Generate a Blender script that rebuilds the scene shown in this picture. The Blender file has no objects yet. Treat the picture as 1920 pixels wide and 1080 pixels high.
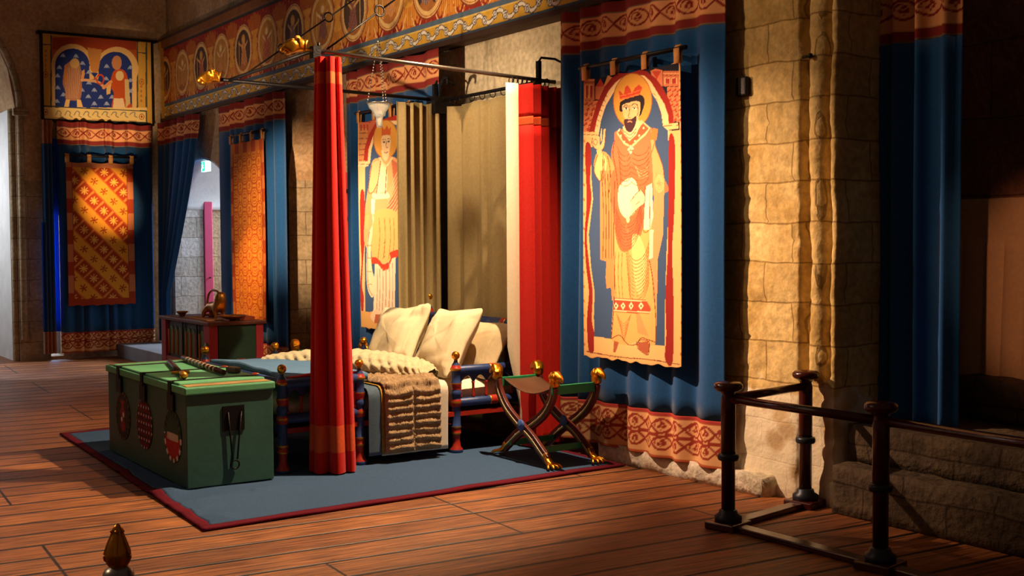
import bpy, math, random
import numpy as np
from mathutils import Vector, Matrix, noise
random.seed(7); rng = np.random.RandomState(7)
S = bpy.context.scene; COL = S.collection
PI = math.pi

# ------------------------------------------------------------------ camera model
FPX = 2235.0; H = 1.7
_X = np.array([3315., 111, -2235]); _Y = np.array([-1510., 80, -2235])
_Y /= np.linalg.norm(_Y); _X -= _X.dot(_Y) * _Y; _X /= np.linalg.norm(_X); _Z = np.cross(_X, _Y)
R = np.array([_X, _Y, _Z])
def proj(p):                      # world points (n,3) -> photograph coordinates, used to lay out painted designs
    c = (np.asarray(p, float) - np.array([0, 0, H])) @ R
    return 960 + FPX * c[..., 0] / -c[..., 2], 540 - FPX * c[..., 1] / -c[..., 2]
cam = bpy.data.cameras.new('camera'); camo = bpy.data.objects.new('camera', cam); COL.objects.link(camo)
cam.sensor_width = 36; cam.lens = FPX / 1920 * 36; cam.clip_start = .05; cam.clip_end = 200
M = Matrix(R.tolist()).to_4x4(); M.translation = Vector((0, 0, H)); camo.matrix_world = M
S.camera = camo

# ------------------------------------------------------------------ materials
def lin(c):
    c = np.asarray(c, float) / 255
    return np.where(c <= .04045, c / 12.92, ((c + .055) / 1.055) ** 2.4)
MATS = {}
def mat(name, col=(200, 200, 200), rough=.8, metal=0., bump=0., scale=40., var=.0, spec=.4, attr=False, sheen=0., trans=None, stretch=None, dist=.01):
    if name in MATS: return MATS[name]
    m = bpy.data.materials.new(name); m.use_nodes = True; N = m.node_tree.nodes; L = m.node_tree.links
    b = N['Principled BSDF']; b.inputs['Roughness'].default_value = rough; b.inputs['Metallic'].default_value = metal
    b.inputs['Specular IOR Level'].default_value = spec
    if sheen: b.inputs['Sheen Weight'].default_value = sheen
    tc = N.new('ShaderNodeTexCoord'); mp = N.new('ShaderNodeMapping'); L.new(tc.outputs['Object'], mp.inputs[0])
    if stretch: mp.inputs['Scale'].default_value = stretch
    if attr:
        a = N.new('ShaderNodeAttribute'); a.attribute_name = 'Col'; cs = a.outputs['Color']
    else:
        a = N.new('ShaderNodeRGB'); a.outputs[0].default_value = (*lin(col), 1); cs = a.outputs[0]
    nz = N.new('ShaderNodeTexNoise'); nz.inputs['Scale'].default_value = scale; nz.inputs['Detail'].default_value = 6
    L.new(mp.outputs[0], nz.inputs[0])
    if var:
        nv = N.new('ShaderNodeTexNoise'); nv.inputs['Scale'].default_value = scale * .18; nv.inputs['Detail'].default_value = 5
        L.new(mp.outputs[0], nv.inputs[0])
        mr = N.new('ShaderNodeMapRange'); mr.inputs[1].default_value = .3; mr.inputs[2].default_value = .7
        mr.inputs[3].default_value = 1 - var; mr.inputs[4].default_value = 1 + var * .6; L.new(nv.outputs[0], mr.inputs[0])
        mx = N.new('ShaderNodeVectorMath'); mx.operation = 'SCALE'; L.new(cs, mx.inputs[0]); L.new(mr.outputs[0], mx.inputs['Scale']); cs = mx.outputs[0]
    L.new(cs, b.inputs['Base Color'])
    if bump:
        bp = N.new('ShaderNodeBump'); bp.inputs['Strength'].default_value = bump; bp.inputs['Distance'].default_value = dist
        L.new(nz.outputs[0], bp.inputs['Height']); L.new(bp.outputs[0], b.inputs['Normal'])
    if trans:
        t = N.new('ShaderNodeBsdfTranslucent'); t.inputs[0].default_value = (*lin(trans), 1)
        ms = N.new('ShaderNodeMixShader'); ms.inputs[0].default_value = .5
        L.new(b.outputs[0], ms.inputs[1]); L.new(t.outputs[0], ms.inputs[2]); L.new(ms.outputs[0], N['Material Output'].inputs[0])
    MATS[name] = m; return m
def emis(name, col, st):
    m = bpy.data.materials.new(name); m.use_nodes = True; b = m.node_tree.nodes['Principled BSDF']
    b.inputs['Base Color'].default_value = (*lin(col), 1); b.inputs['Emission Color'].default_value = (*lin(col), 1)
    b.inputs['Emission Strength'].default_value = st; MATS[name] = m; return m

def wallmat(name, c1, c2, cm, brick=True, bw=.46, rh=.262, rubble=False, bumps=.5):
    m = bpy.data.materials.new(name); m.use_nodes = True; N = m.node_tree.nodes; L = m.node_tree.links; b = N['Principled BSDF']
    b.inputs['Roughness'].default_value = .93; b.inputs['Specular IOR Level'].default_value = .15
    g = N.new('ShaderNodeNewGeometry'); sp = N.new('ShaderNodeSeparateXYZ'); L.new(g.outputs['Position'], sp.inputs[0])
    ad = N.new('ShaderNodeMath'); L.new(sp.outputs[0], ad.inputs[0]); L.new(sp.outputs[1], ad.inputs[1])
    cb = N.new('ShaderNodeCombineXYZ'); L.new(ad.outputs[0], cb.inputs[0]); L.new(sp.outputs[2], cb.inputs[1])
    nd = N.new('ShaderNodeTexNoise'); nd.inputs['Scale'].default_value = 2.5; nd.inputs['Detail'].default_value = 4; L.new(g.outputs['Position'], nd.inputs[0])
    ms = N.new('ShaderNodeVectorMath'); ms.operation = 'MULTIPLY_ADD'; ms.inputs[1].default_value = (.06, .06, 0); L.new(nd.outputs['Color'], ms.inputs[0]); L.new(cb.outputs[0], ms.inputs[2])
    n1 = N.new('ShaderNodeTexNoise'); n1.inputs['Scale'].default_value = 1.7; n1.inputs['Detail'].default_value = 8; n1.inputs['Roughness'].default_value = .65; L.new(g.outputs['Position'], n1.inputs[0])
    n2 = N.new('ShaderNodeTexNoise'); n2.inputs['Scale'].default_value = 22; n2.inputs['Detail'].default_value = 8; L.new(g.outputs['Position'], n2.inputs[0])
    r = N.new('ShaderNodeValToRGB'); L.new(n1.outputs[0], r.inputs[0]); r.color_ramp.elements[0].position = .38; r.color_ramp.elements[1].position = .62
    r.color_ramp.elements[0].color = (*lin(c1), 1); r.color_ramp.elements[1].color = (*lin(c2), 1)
    hgt = n2.outputs[0]; cs = r.outputs[0]
    if brick:
        bt = N.new('ShaderNodeTexBrick'); L.new(ms.outputs[0], bt.inputs[0]); bt.inputs['Scale'].default_value = 1; bt.inputs['Brick Width'].default_value = bw
        bt.inputs['Row Height'].default_value = rh; bt.inputs['Mortar Size'].default_value = .006; bt.inputs['Mortar Smooth'].default_value = .25
        bt.inputs['Color1'].default_value = (1, 1, 1, 1); bt.inputs['Color2'].default_value = (.78, .74, .66, 1); bt.inputs['Mortar'].default_value = (.42, .36, .3, 1)
        mx = N.new('ShaderNodeMix'); mx.data_type = 'RGBA'; mx.blend_type = 'MULTIPLY'; mx.inputs[0].default_value = .85
        L.new(cs, mx.inputs[6]); L.new(bt.outputs['Color'], mx.inputs[7]); cs = mx.outputs[2]
        sb = N.new('ShaderNodeMath'); sb.operation = 'MULTIPLY_ADD'; sb.inputs[1].default_value = -1.2; L.new(bt.outputs['Fac'], sb.inputs[0]); L.new(n2.outputs[0], sb.inputs[2]); hgt = sb.outputs[0]
    gr = N.new('ShaderNodeMapRange'); gr.inputs[1].default_value = .3; gr.inputs[2].default_value = .7; gr.inputs[3].default_value = .72; gr.inputs[4].default_value = 1.14; L.new(n2.outputs[0], gr.inputs[0])
    gs = N.new('ShaderNodeVectorMath'); gs.operation = 'SCALE'; L.new(cs, gs.inputs[0]); L.new(gr.outputs[0], gs.inputs['Scale']); cs = gs.outputs[0]
    if rubble:                     # white lime rubble patching below knee height
        n3 = N.new('ShaderNodeTexNoise'); n3.inputs['Scale'].default_value = 6; n3.inputs['Detail'].default_value = 6; L.new(g.outputs['Position'], n3.inputs[0])
        mz = N.new('ShaderNodeMath'); mz.operation = 'MULTIPLY_ADD'; mz.inputs[1].default_value = .5; L.new(n3.outputs[0], mz.inputs[0]); L.new(sp.outputs[2], mz.inputs[2])
        rr = N.new('ShaderNodeMapRange'); rr.inputs[1].default_value = .93; rr.inputs[2].default_value = .99; rr.inputs[3].default_value = 1; rr.inputs[4].default_value = 0; L.new(mz.outputs[0], rr.inputs[0])
        n4 = N.new('ShaderNodeTexVoronoi'); n4.inputs['Scale'].default_value = 5.5; L.new(ms.outputs[0], n4.inputs[0])
        r4 = N.new('ShaderNodeValToRGB'); L.new(n4.outputs['Distance'], r4.inputs[0]); r4.color_ramp.elements[0].color = (*lin((196, 170, 128)), 1); r4.color_ramp.elements[1].color = (*lin((226, 212, 180)), 1)
        r4.color_ramp.elements[0].position = .28; r4.color_ramp.elements[1].position = .5
        mx = N.new('ShaderNodeMix'); mx.data_type = 'RGBA'; L.new(rr.outputs[0], mx.inputs[0]); L.new(cs, mx.inputs[6]); L.new(r4.outputs[0], mx.inputs[7]); cs = mx.outputs[2]
    L.new(cs, b.inputs['Base Color'])
    bp = N.new('ShaderNodeBump'); bp.inputs['Strength'].default_value = bumps; bp.inputs['Distance'].default_value = .02; L.new(hgt, bp.inputs['Height']); L.new(bp.outputs[0], b.inputs['Normal'])
    MATS[name] = m; return m

ASH = wallmat('ashlar', (194, 160, 94), (224, 196, 134), (90, 70, 50), rubble=True)
ASH2 = wallmat('jamb_stone', (160, 140, 112), (192, 172, 142), (90, 70, 50), bw=.5, rh=.3)
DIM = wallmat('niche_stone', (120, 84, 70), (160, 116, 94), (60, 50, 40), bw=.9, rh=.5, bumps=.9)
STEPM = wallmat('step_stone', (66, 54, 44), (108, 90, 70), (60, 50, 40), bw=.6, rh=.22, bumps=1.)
PLA = wallmat('plaster', (176, 140, 104), (204, 172, 134), (90, 70, 50), brick=False)
PLB = wallmat('pale_plaster', (196, 176, 140), (222, 204, 170), (90, 70, 50), brick=False)
LIME = wallmat('lime_rubble', (200, 188, 160), (236, 226, 204), (0, 0, 0), brick=False, bumps=1.)

def floormat():
    m = bpy.data.materials.new('floorboards'); m.use_nodes = True; N = m.node_tree.nodes; L = m.node_tree.links; b = N['Principled BSDF']
    g = N.new('ShaderNodeNewGeometry'); mp = N.new('ShaderNodeMapping'); L.new(g.outputs['Position'], mp.inputs[0]); mp.inputs['Rotation'].default_value = (0, 0, math.radians(3.5)); mp.inputs['Location'].default_value = (1.35, .12, 0)
    bt = N.new('ShaderNodeTexBrick'); L.new(mp.outputs[0], bt.inputs[0]); bt.inputs['Scale'].default_value = 1; bt.inputs['Brick Width'].default_value = 60; bt.inputs['Row Height'].default_value = .3
    bt.inputs['Mortar Size'].default_value = .022; bt.inputs['Mortar Smooth'].default_value = .7; bt.offset = .0
    bt.inputs['Color1'].default_value = (1, 1, 1, 1); bt.inputs['Color2'].default_value = (.66, .6, .56, 1); bt.inputs['Mortar'].default_value = (.03, .025, .02, 1)
    bj = N.new('ShaderNodeTexBrick'); L.new(mp.outputs[0], bj.inputs[0]); bj.inputs['Scale'].default_value = 1; bj.inputs['Brick Width'].default_value = 2.44; bj.inputs['Row Height'].default_value = 1.2; bj.offset = .5; bj.offset_frequency = 2
    bj.inputs['Mortar Size'].default_value = .012; bj.inputs['Mortar Smooth'].default_value = .6; bj.inputs['Color1'].default_value = (1, 1, 1, 1); bj.inputs['Color2'].default_value = (.86, .8, .78, 1); bj.inputs['Mortar'].default_value = (.05, .04, .03, 1)
    m2 = N.new('ShaderNodeMapping'); L.new(mp.outputs[0], m2.inputs[0]); m2.inputs['Scale'].default_value = (1.2, 16, 1)
    n1 = N.new('ShaderNodeTexNoise'); n1.inputs['Scale'].default_value = 2.2; n1.inputs['Detail'].default_value = 8; n1.inputs['Roughness'].default_value = .65; L.new(m2.outputs[0], n1.inputs[0])
    n2 = N.new('ShaderNodeTexNoise'); n2.inputs['Scale'].default_value = 1.3; n2.inputs['Detail'].default_value = 6; L.new(mp.outputs[0], n2.inputs[0])
    r = N.new('ShaderNodeValToRGB'); L.new(n1.outputs[0], r.inputs[0]); e = r.color_ramp.elements
    e[0].position = .34; e[0].color = (*lin((98, 54, 30)), 1); e[1].position = .66; e[1].color = (*lin((210, 136, 76)), 1)
    r2 = N.new('ShaderNodeValToRGB'); L.new(n2.outputs[0], r2.inputs[0]); r2.color_ramp.elements[0].position = .35; r2.color_ramp.elements[0].color = (.72, .66, .66, 1); r2.color_ramp.elements[1].position = .65; r2.color_ramp.elements[1].color = (1.1, 1.02, .95, 1)
    a = N.new('ShaderNodeMix'); a.data_type = 'RGBA'; a.blend_type = 'MULTIPLY'; a.inputs[0].default_value = 1; L.new(r.outputs[0], a.inputs[6]); L.new(bt.outputs['Color'], a.inputs[7])
    c = N.new('ShaderNodeMix'); c.data_type = 'RGBA'; c.blend_type = 'MULTIPLY'; c.inputs[0].default_value = 1; L.new(a.outputs[2], c.inputs[6]); L.new(r2.outputs[0], c.inputs[7])
    c2 = N.new('ShaderNodeMix'); c2.data_type = 'RGBA'; c2.blend_type = 'MULTIPLY'; c2.inputs[0].default_value = 1; L.new(c.outputs[2], c2.inputs[6]); L.new(bj.outputs['Color'], c2.inputs[7])
    L.new(c2.outputs[2], b.inputs['Base Color'])
    rr = N.new('ShaderNodeMapRange'); L.new(n1.outputs[0], rr.inputs[0]); rr.inputs[3].default_value = .38; rr.inputs[4].default_value = .62; L.new(rr.outputs[0], b.inputs['Roughness'])
    sb = N.new('ShaderNodeMath'); sb.operation = 'MULTIPLY_ADD'; sb.inputs[1].default_value = -1.5; L.new(bt.outputs['Fac'], sb.inputs[0]); L.new(n1.outputs[0], sb.inputs[2])
    bp = N.new('ShaderNodeBump'); bp.inputs['Strength'].default_value = .55; bp.inputs['Distance'].default_value = .015; L.new(sb.outputs[0], bp.inputs['Height']); L.new(bp.outputs[0], b.inputs['Normal'])
    return m
FLOOR = floormat()

GOLD = mat('gold_leaf', (226, 150, 40), .28, .95, .35, 60, .2, dist=.006)
GOLDP = mat('gold_paint', (206, 140, 48), .35, .8, .1, 60)
IRON = mat('black_iron', (34, 30, 30), .45, .7, .3, 60)
STEEL = mat('polished_iron', (120, 108, 96), .3, .9, .1, 60)
BLUEC = mat('blue_wool_cloth', (29, 80, 134), .95, 0, .35, 260, .12, .1, sheen=.2)
BLUEX = mat('blue_cloth_backlit', (24, 90, 190), .95, trans=(50, 150, 255))
WHITEX = mat('border_cloth_backlit', (230, 210, 190), .95, trans=(230, 225, 220))
REDC = mat('red_wool_cloth', (206, 30, 18), .95, 0, .3, 260, .1, .1, sheen=.1)
TAN = mat('tan_linen_cloth', (168, 144, 98), .95, 0, .35, 220, .1, .1)
CREAM = mat('cream_lining', (226, 208, 178), .95, 0, .25, 220, .05, .1)
PAINT = mat('painted_cloth', attr=True, rough=.9, bump=.25, scale=240, var=.0, spec=.15)
PAINTW = mat('painted_board', attr=True, rough=.7, bump=.15, scale=60, var=.18, spec=.25)
BPAINT = mat('blue_paint', (44, 62, 112), .42, 0, .15, 30, .2)
RPAINT = mat('red_paint', (168, 40, 26), .42, 0, .15, 30, .15)
DRED = mat('oxblood_paint', (92, 30, 22), .4, 0, .15, 40, .2)
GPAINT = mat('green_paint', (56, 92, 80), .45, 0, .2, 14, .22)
GTOP = mat('lit_lid_green', (98, 166, 118), .5, 0, .2, 14, .15)  # chest green made paler: light falling on the lid put into the colour
GDARK = mat('dark_green_panel', (36, 62, 44), .5, 0, .2, 14, .15)
WOODT = mat('brown_wood', (108, 56, 36), .45, 0, .3, 30, .25, stretch=(1, 8, 1))
WORN = mat('worn_wood_edge', (164, 128, 76), .6, 0, .3, 30, .25)
LEATH = mat('dark_leather', (52, 34, 26), .4, 0, .2, 60, .2)
RUG = mat('blue_grey_felt', (68, 90, 120), .98, 0, .5, 300, .12, .05)
RUGB = mat('crimson_felt', (104, 30, 42), .98, 0, .5, 300, .1, .05)
PILLOW = mat('pillow_linen', (222, 202, 164), .95, 0, .3, 160, .05, .1)
SHEET = mat('linen_sheet', (232, 216, 192), .95, 0, .3, 160, .05, .1)
FUR = mat('fur', (190, 152, 108), 1, 0, 1.0, 190, .35, .05, sheen=.3, dist=.012)
BRONZE = mat('bronze', (200, 140, 66), .35, .9, .2, 60, .2)
MAHOG = mat('polished_mahogany', (70, 22, 14), .22, 0, .1, 20, .2, spec=.6)
GREYM = mat('grey_metal_collar', (52, 56, 64), .4, .6, .1, 40)
PINK = mat('pink_door_paint', (190, 62, 100), .6, 0, .1, 20, .1)
REDDOOR = mat('red_shutter_paint', (184, 52, 52), .6, 0, .1, 20, .1)
PASS = wallmat('passage_stone', (180, 174, 166), (206, 200, 194), (90, 70, 50), bw=.5, rh=.3)
WHITEP = mat('white_limewash', (216, 216, 214), .9, 0, .2, 20, .1)

# ------------------------------------------------------------------ mesh helpers
def tag(o, label=None, cat=None, group=None, kind=None):
    if label: o['label'] = label
    if cat: o['category'] = cat
    if group: o['group'] = group
    if kind: o['kind'] = kind
    return o
def empty(name, loc=(0, 0, 0), label=None, cat=None, group=None):
    o = bpy.data.objects.new(name, None); COL.objects.link(o); o.location = loc; o.empty_display_size = .1
    return tag(o, label, cat, group)
class MB:
    def __init__(s): s.v = []; s.f = []; s.m = []; s.sm = []; s.cur = 0; s.smooth = True
    def add(s, vs, fs, smooth=None):
        n = len(s.v); s.v += [tuple(map(float, v)) for v in vs]
        for f in fs: s.f.append([i + n for i in f]); s.m.append(s.cur); s.sm.append(s.smooth if smooth is None else smooth)
        return s
    def box(s, x0, x1, y0, y1, z0, z1, rot=0, bev=0, nz=None):
        vs = [(x, y, z) for z in (z0, z1) for y in (y0, y1) for x in (x0, x1)]
        if rot:
            cx, cy = (x0 + x1) / 2, (y0 + y1) / 2; c, q = math.cos(rot), math.sin(rot)
            vs = [(cx + (x - cx) * c - (y - cy) * q, cy + (x - cx) * q + (y - cy) * c, z) for x, y, z in vs]
        return s.add(vs, [(0, 2, 3, 1), (4, 5, 7, 6), (0, 1, 5, 4), (2, 6, 7, 3), (0, 4, 6, 2), (1, 3, 7, 5)], False)
    def lathe(s, prof, c=(0, 0, 0), n=20, axis=(0, 0, 1), mats=None):
        ax = Vector(axis).normalized(); q = Vector((0, 0, 1)).rotation_difference(ax); C = Vector(c)
        base = len(s.v); cur = s.cur
        for r, z in prof:
            for k in range(n):
                a = 2 * PI * k / n; s.v.append(tuple(C + q @ Vector((r * math.cos(a), r * math.sin(a), z))))
        for i in range(len(prof) - 1):
            for k in range(n):
                a, b = base + i * n + k, base + i * n + (k + 1) % n
                s.f.append([a, b, b + n, a + n]); s.m.append(mats[i] if mats else cur); s.sm.append(True)
        s.f.append([base + k for k in range(n)][::-1]); s.m.append(mats[0] if mats else cur); s.sm.append(False)
        t = base + (len(prof) - 1) * n; s.f.append([t + k for k in range(n)]); s.m.append(mats[-1] if mats else cur); s.sm.append(False)
        return s
    def cyl(s, a, b, r, r2=None, n=12):
        a, b = Vector(a), Vector(b); return s.lathe([(r, 0), (r if r2 is None else r2, (b - a).length)], a, n, b - a)
    def ball(s, c, r, n=14, sx=1, sy=1, sz=1):
        vs = []; fs = []
        for i in range(n + 1):
            t = PI * i / n
            for k in range(2 * n):
                p = PI * k / n; vs.append((c[0] + r * sx * math.sin(t) * math.cos(p), c[1] + r * sy * math.sin(t) * math.sin(p), c[2] + r * sz * math.cos(t)))
        for i in range(n):
            for k in range(2 * n):
                a, b = i * 2 * n + k, i * 2 * n + (k + 1) % (2 * n); fs.append((a, a + 2 * n, b + 2 * n, b))
        return s.add(vs, fs)
    def tube(s, pts, r, n=8, closed=False, flat=1.0, ref=(0, 0, 1)):
        P = [Vector(p) for p in pts]; m = len(P); rings = []
        rr = r if isinstance(r, (list, tuple)) else [r] * m; base = len(s.v)
        for i in range(m):
            d = (P[(i + 1) % m] - P[i - 1]) if closed else (P[min(i + 1, m - 1)] - P[max(i - 1, 0)])
            d.normalize(); u = d.cross(Vector(ref))
            if u.length < 1e-3: u = d.cross(Vector((1, 0, 0)))
            u.normalize(); w = d.cross(u)
            for k in range(n):
                a = 2 * PI * k / n; s.v.append(tuple(P[i] + u * math.cos(a) * rr[i] + w * math.sin(a) * rr[i] * flat))
        for i in range(m if closed else m - 1):
            for k in range(n):
                a, b = base + i * n + k, base + i * n + (k + 1) % n; j = ((i + 1) % m) * n - i * n
                s.f.append([a, b, b + j, a + j]); s.m.append(s.cur); s.sm.append(True)
        if not closed:
            s.f.append([base + k for k in range(n)][::-1]); s.f.append([base + (m - 1) * n + k for k in range(n)]); s.m += [s.cur] * 2; s.sm += [True] * 2
        return s
    def prism(s, poly, z0, z1, fn):           # poly of 2D points, fn(a,b,h)->xyz
        n = len(poly); vs = [fn(a, b, z0) for a, b in poly] + [fn(a, b, z1) for a, b in poly]
        fs = [list(range(n))[::-1], list(range(n, 2 * n))] + [(i, (i + 1) % n, n + (i + 1) % n, n + i) for i in range(n)]
        return s.add(vs, fs, False)
    def build(s, name, mats, parent=None, bevel=0, loc=(0, 0, 0), subd=0):
        me = bpy.data.meshes.new(name); me.from_pydata(s.v, [], s.f)
        for m in (mats if isinstance(mats, (list, tuple)) else [mats]): me.materials.append(m)
        me.polygons.foreach_set('material_index', s.m); me.polygons.foreach_set('use_smooth', s.sm); me.update()
        import bmesh; bm = bmesh.new(); bm.from_mesh(me); bmesh.ops.recalc_face_normals(bm, faces=bm.faces); bm.to_mesh(me); bm.free()
        o = bpy.data.objects.new(name, me); COL.objects.link(o); o.location = loc
        if parent is not None: o.parent = parent
        if bevel:
            b = o.modifiers.new('bevel', 'BEVEL'); b.width = bevel; b.segments = 2; b.limit_method = 'ANGLE'
        if subd:
            b = o.modifiers.new('sub', 'SUBSURF'); b.levels = b.render_levels = subd
        return o
def grid(name, V, m, parent=None, col=None, thick=0., closed_u=False):
    """V: (nv,nu,3) array -> quad sheet"""
    nv, nu = V.shape[:2]; idx = np.arange(nv * nu).reshape(nv, nu)
    if closed_u: idx = np.concatenate([idx, idx[:, :1]], 1)
    q = np.stack([idx[:-1, :-1], idx[:-1, 1:], idx[1:, 1:], idx[1:, :-1]], -1).reshape(-1, 4)
    me = bpy.data.meshes.new(name); me.vertices.add(nv * nu); me.vertices.foreach_set('co', V.reshape(-1).astype(np.float32))
    me.loops.add(q.size); me.loops.foreach_set('vertex_index', q.reshape(-1).astype(np.int32))
    me.polygons.add(len(q)); me.polygons.foreach_set('loop_start', np.arange(0, q.size, 4, dtype=np.int32)); me.polygons.foreach_set('loop_total', np.full(len(q), 4, np.int32))
    me.polygons.foreach_set('use_smooth', np.ones(len(q), bool)); me.update(calc_edges=True); me.validate()
    if col is not None:
        a = me.color_attributes.new('Col', 'FLOAT_COLOR', 'POINT'); c = np.concatenate([lin(col), np.ones(col.shape[:2] + (1,))], -1)
        a.data.foreach_set('color', c.reshape(-1).astype(np.float32))
    me.materials.append(m); o = bpy.data.objects.new(name, me); COL.objects.link(o)
    if parent is not None: o.parent = parent
    if thick:
        s = o.modifiers.new('thick', 'SOLIDIFY'); s.thickness = thick; s.offset = 0
    return o
def skin(name, nodes, edges, radii, m, parent=None, sub=2, loc=(0, 0, 0), rotz=0):
    me = bpy.data.meshes.new(name); me.from_pydata(nodes, edges, []); me.materials.append(m)
    o = bpy.data.objects.new(name, me); COL.objects.link(o); o.location = loc; o.rotation_euler[2] = rotz
    if parent is not None: o.parent = parent
    sk = o.modifiers.new('skin', 'SKIN'); sk.use_smooth_shade = True
    for i, v in enumerate(me.skin_vertices[0].data):
        r = radii[i]; v.radius = (r, r) if not isinstance(r, tuple) else r
    me.skin_vertices[0].data[0].use_root = True
    sb = o.modifiers.new('sub', 'SUBSURF'); sb.levels = sb.render_levels = sub
    return o
def struct(o): o['kind'] = 'structure'; return o

# ------------------------------------------------------------------ painter on vertex grids
def catmull(pts, n=8, closed=False):
    P = [np.array(p, float) for p in pts]; out = []; m = len(P)
    for i in range(m if closed else m - 1):
        p0 = P[i - 1] if (closed or i > 0) else P[i]; p1 = P[i]; p2 = P[(i + 1) % m]; p3 = P[(i + 2) % m] if (closed or i + 2 < m) else P[i + 1]
        for t in np.linspace(0, 1, n, endpoint=False):
            out.append(.5 * (2 * p1 + (p2 - p0) * t + (2 * p0 - 5 * p1 + 4 * p2 - p3) * t * t + (3 * p1 - p0 - 3 * p2 + p3) * t ** 3))
    if not closed: out.append(P[-1])
    return out
class Art:
    def __init__(s, X, Y, base, f=None):
        s.X, s.Y = X, Y; s.c = np.zeros(X.shape + (3,)); s.c[:] = base; s.f = f or (lambda a, b: (a, b))
    def use(s, ox, oy, k): s.f = lambda a, b: (ox + a / k, oy + b / k); s.k = k; return s
    def pts(s, p): return [s.f(*q) for q in p]
    def poly(s, p, col, smooth=False):
        if smooth: p = catmull(p, 6, True)
        p = np.array(s.pts(p)); x0, y0 = p.min(0); x1, y1 = p.max(0)
        m = (s.X >= x0) & (s.X <= x1) & (s.Y >= y0) & (s.Y <= y1)
        if not m.any(): return s
        x, y = s.X[m], s.Y[m]; ins = np.zeros(x.shape, bool); j = len(p) - 1
        for i in range(len(p)):
            (xi, yi), (xj, yj) = p[i], p[j]; c = ((yi > y) != (yj > y)) & (x < (xj - xi) * (y - yi) / (yj - yi + 1e-12) + xi); ins ^= c; j = i
        t = s.c[m]; t[ins] = col; s.c[m] = t; return s
    def line(s, p, w, col, smooth=True):
        if smooth and len(p) > 2: p = catmull(p, 5)
        p = np.array(s.pts(p)); w = w / 2
        for a, b in zip(p[:-1], p[1:]):
            m = (s.X > min(a[0], b[0]) - w) & (s.X < max(a[0], b[0]) + w) & (s.Y > min(a[1], b[1]) - w) & (s.Y < max(a[1], b[1]) + w)
            if not m.any(): continue
            x, y = s.X[m], s.Y[m]; d = b - a; l = d.dot(d) + 1e-9; t = np.clip(((x - a[0]) * d[0] + (y - a[1]) * d[1]) / l, 0, 1)
            q = np.hypot(x - a[0] - t * d[0], y - a[1] - t * d[1]) < w; c = s.c[m]; c[q] = col; s.c[m] = c
        return s
    def ell(s, cx, cy, rx, ry, col, ring=0):
        cx, cy = s.f(cx, cy); k = getattr(s, 'k', 1); rx, ry = rx / k, ry / k
        d = np.sqrt(((s.X - cx) / rx) ** 2 + ((s.Y - cy) / ry) ** 2); m = (d < 1) if not ring else ((d < 1) & (d > 1 - ring)); s.c[m] = col; return s
    def rect(s, x0, y0, x1, y1, col): return s.poly([(x0, y0), (x1, y0), (x1, y1), (x0, y1)], col)

# vine border design on (s,z) metres
C_OR = (226, 158, 104); C_RB = (140, 44, 36); C_OR2 = (236, 180, 124)
def vine(Sg, Zg, rows, lam=.34, amp=.055, w=.008, col=C_RB):
    m = np.zeros(Sg.shape, bool); k = 2 * PI / lam
    for zc in rows:
        y = amp * np.sin(k * Sg); sl = np.sqrt(1 + (amp * k * np.cos(k * Sg)) ** 2)
        m |= np.abs(Zg - zc - y) / sl < w; m |= np.abs(Zg - zc + y) / sl < w
        ph = (Sg / (lam / 2)) % 1.0; dx = (ph - .5) * lam / 2; dz = Zg - zc
        for a, b, r in ((0, .014, .012), (-.014, -.008, .012), (.014, -.008, .012), (0, -.028, .006)): m |= np.hypot(dx - a, dz - b) < r
        m |= (np.abs(np.hypot(dx + .012, dz) - .034) < .005) & (dz > -.01)
    for za, zb in zip(rows[:-1], rows[1:]):
        zc = (za + zb) / 2; ph = ((Sg + lam / 4) / (lam / 2)) % 1.0; dx = (ph - .5) * lam / 2; dz = Zg - zc
        m |= (np.abs(dz) < .012 + .5 * np.maximum(np.abs(dx) - .03, 0)) & (np.abs(dx) < .055)
    return m

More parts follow.
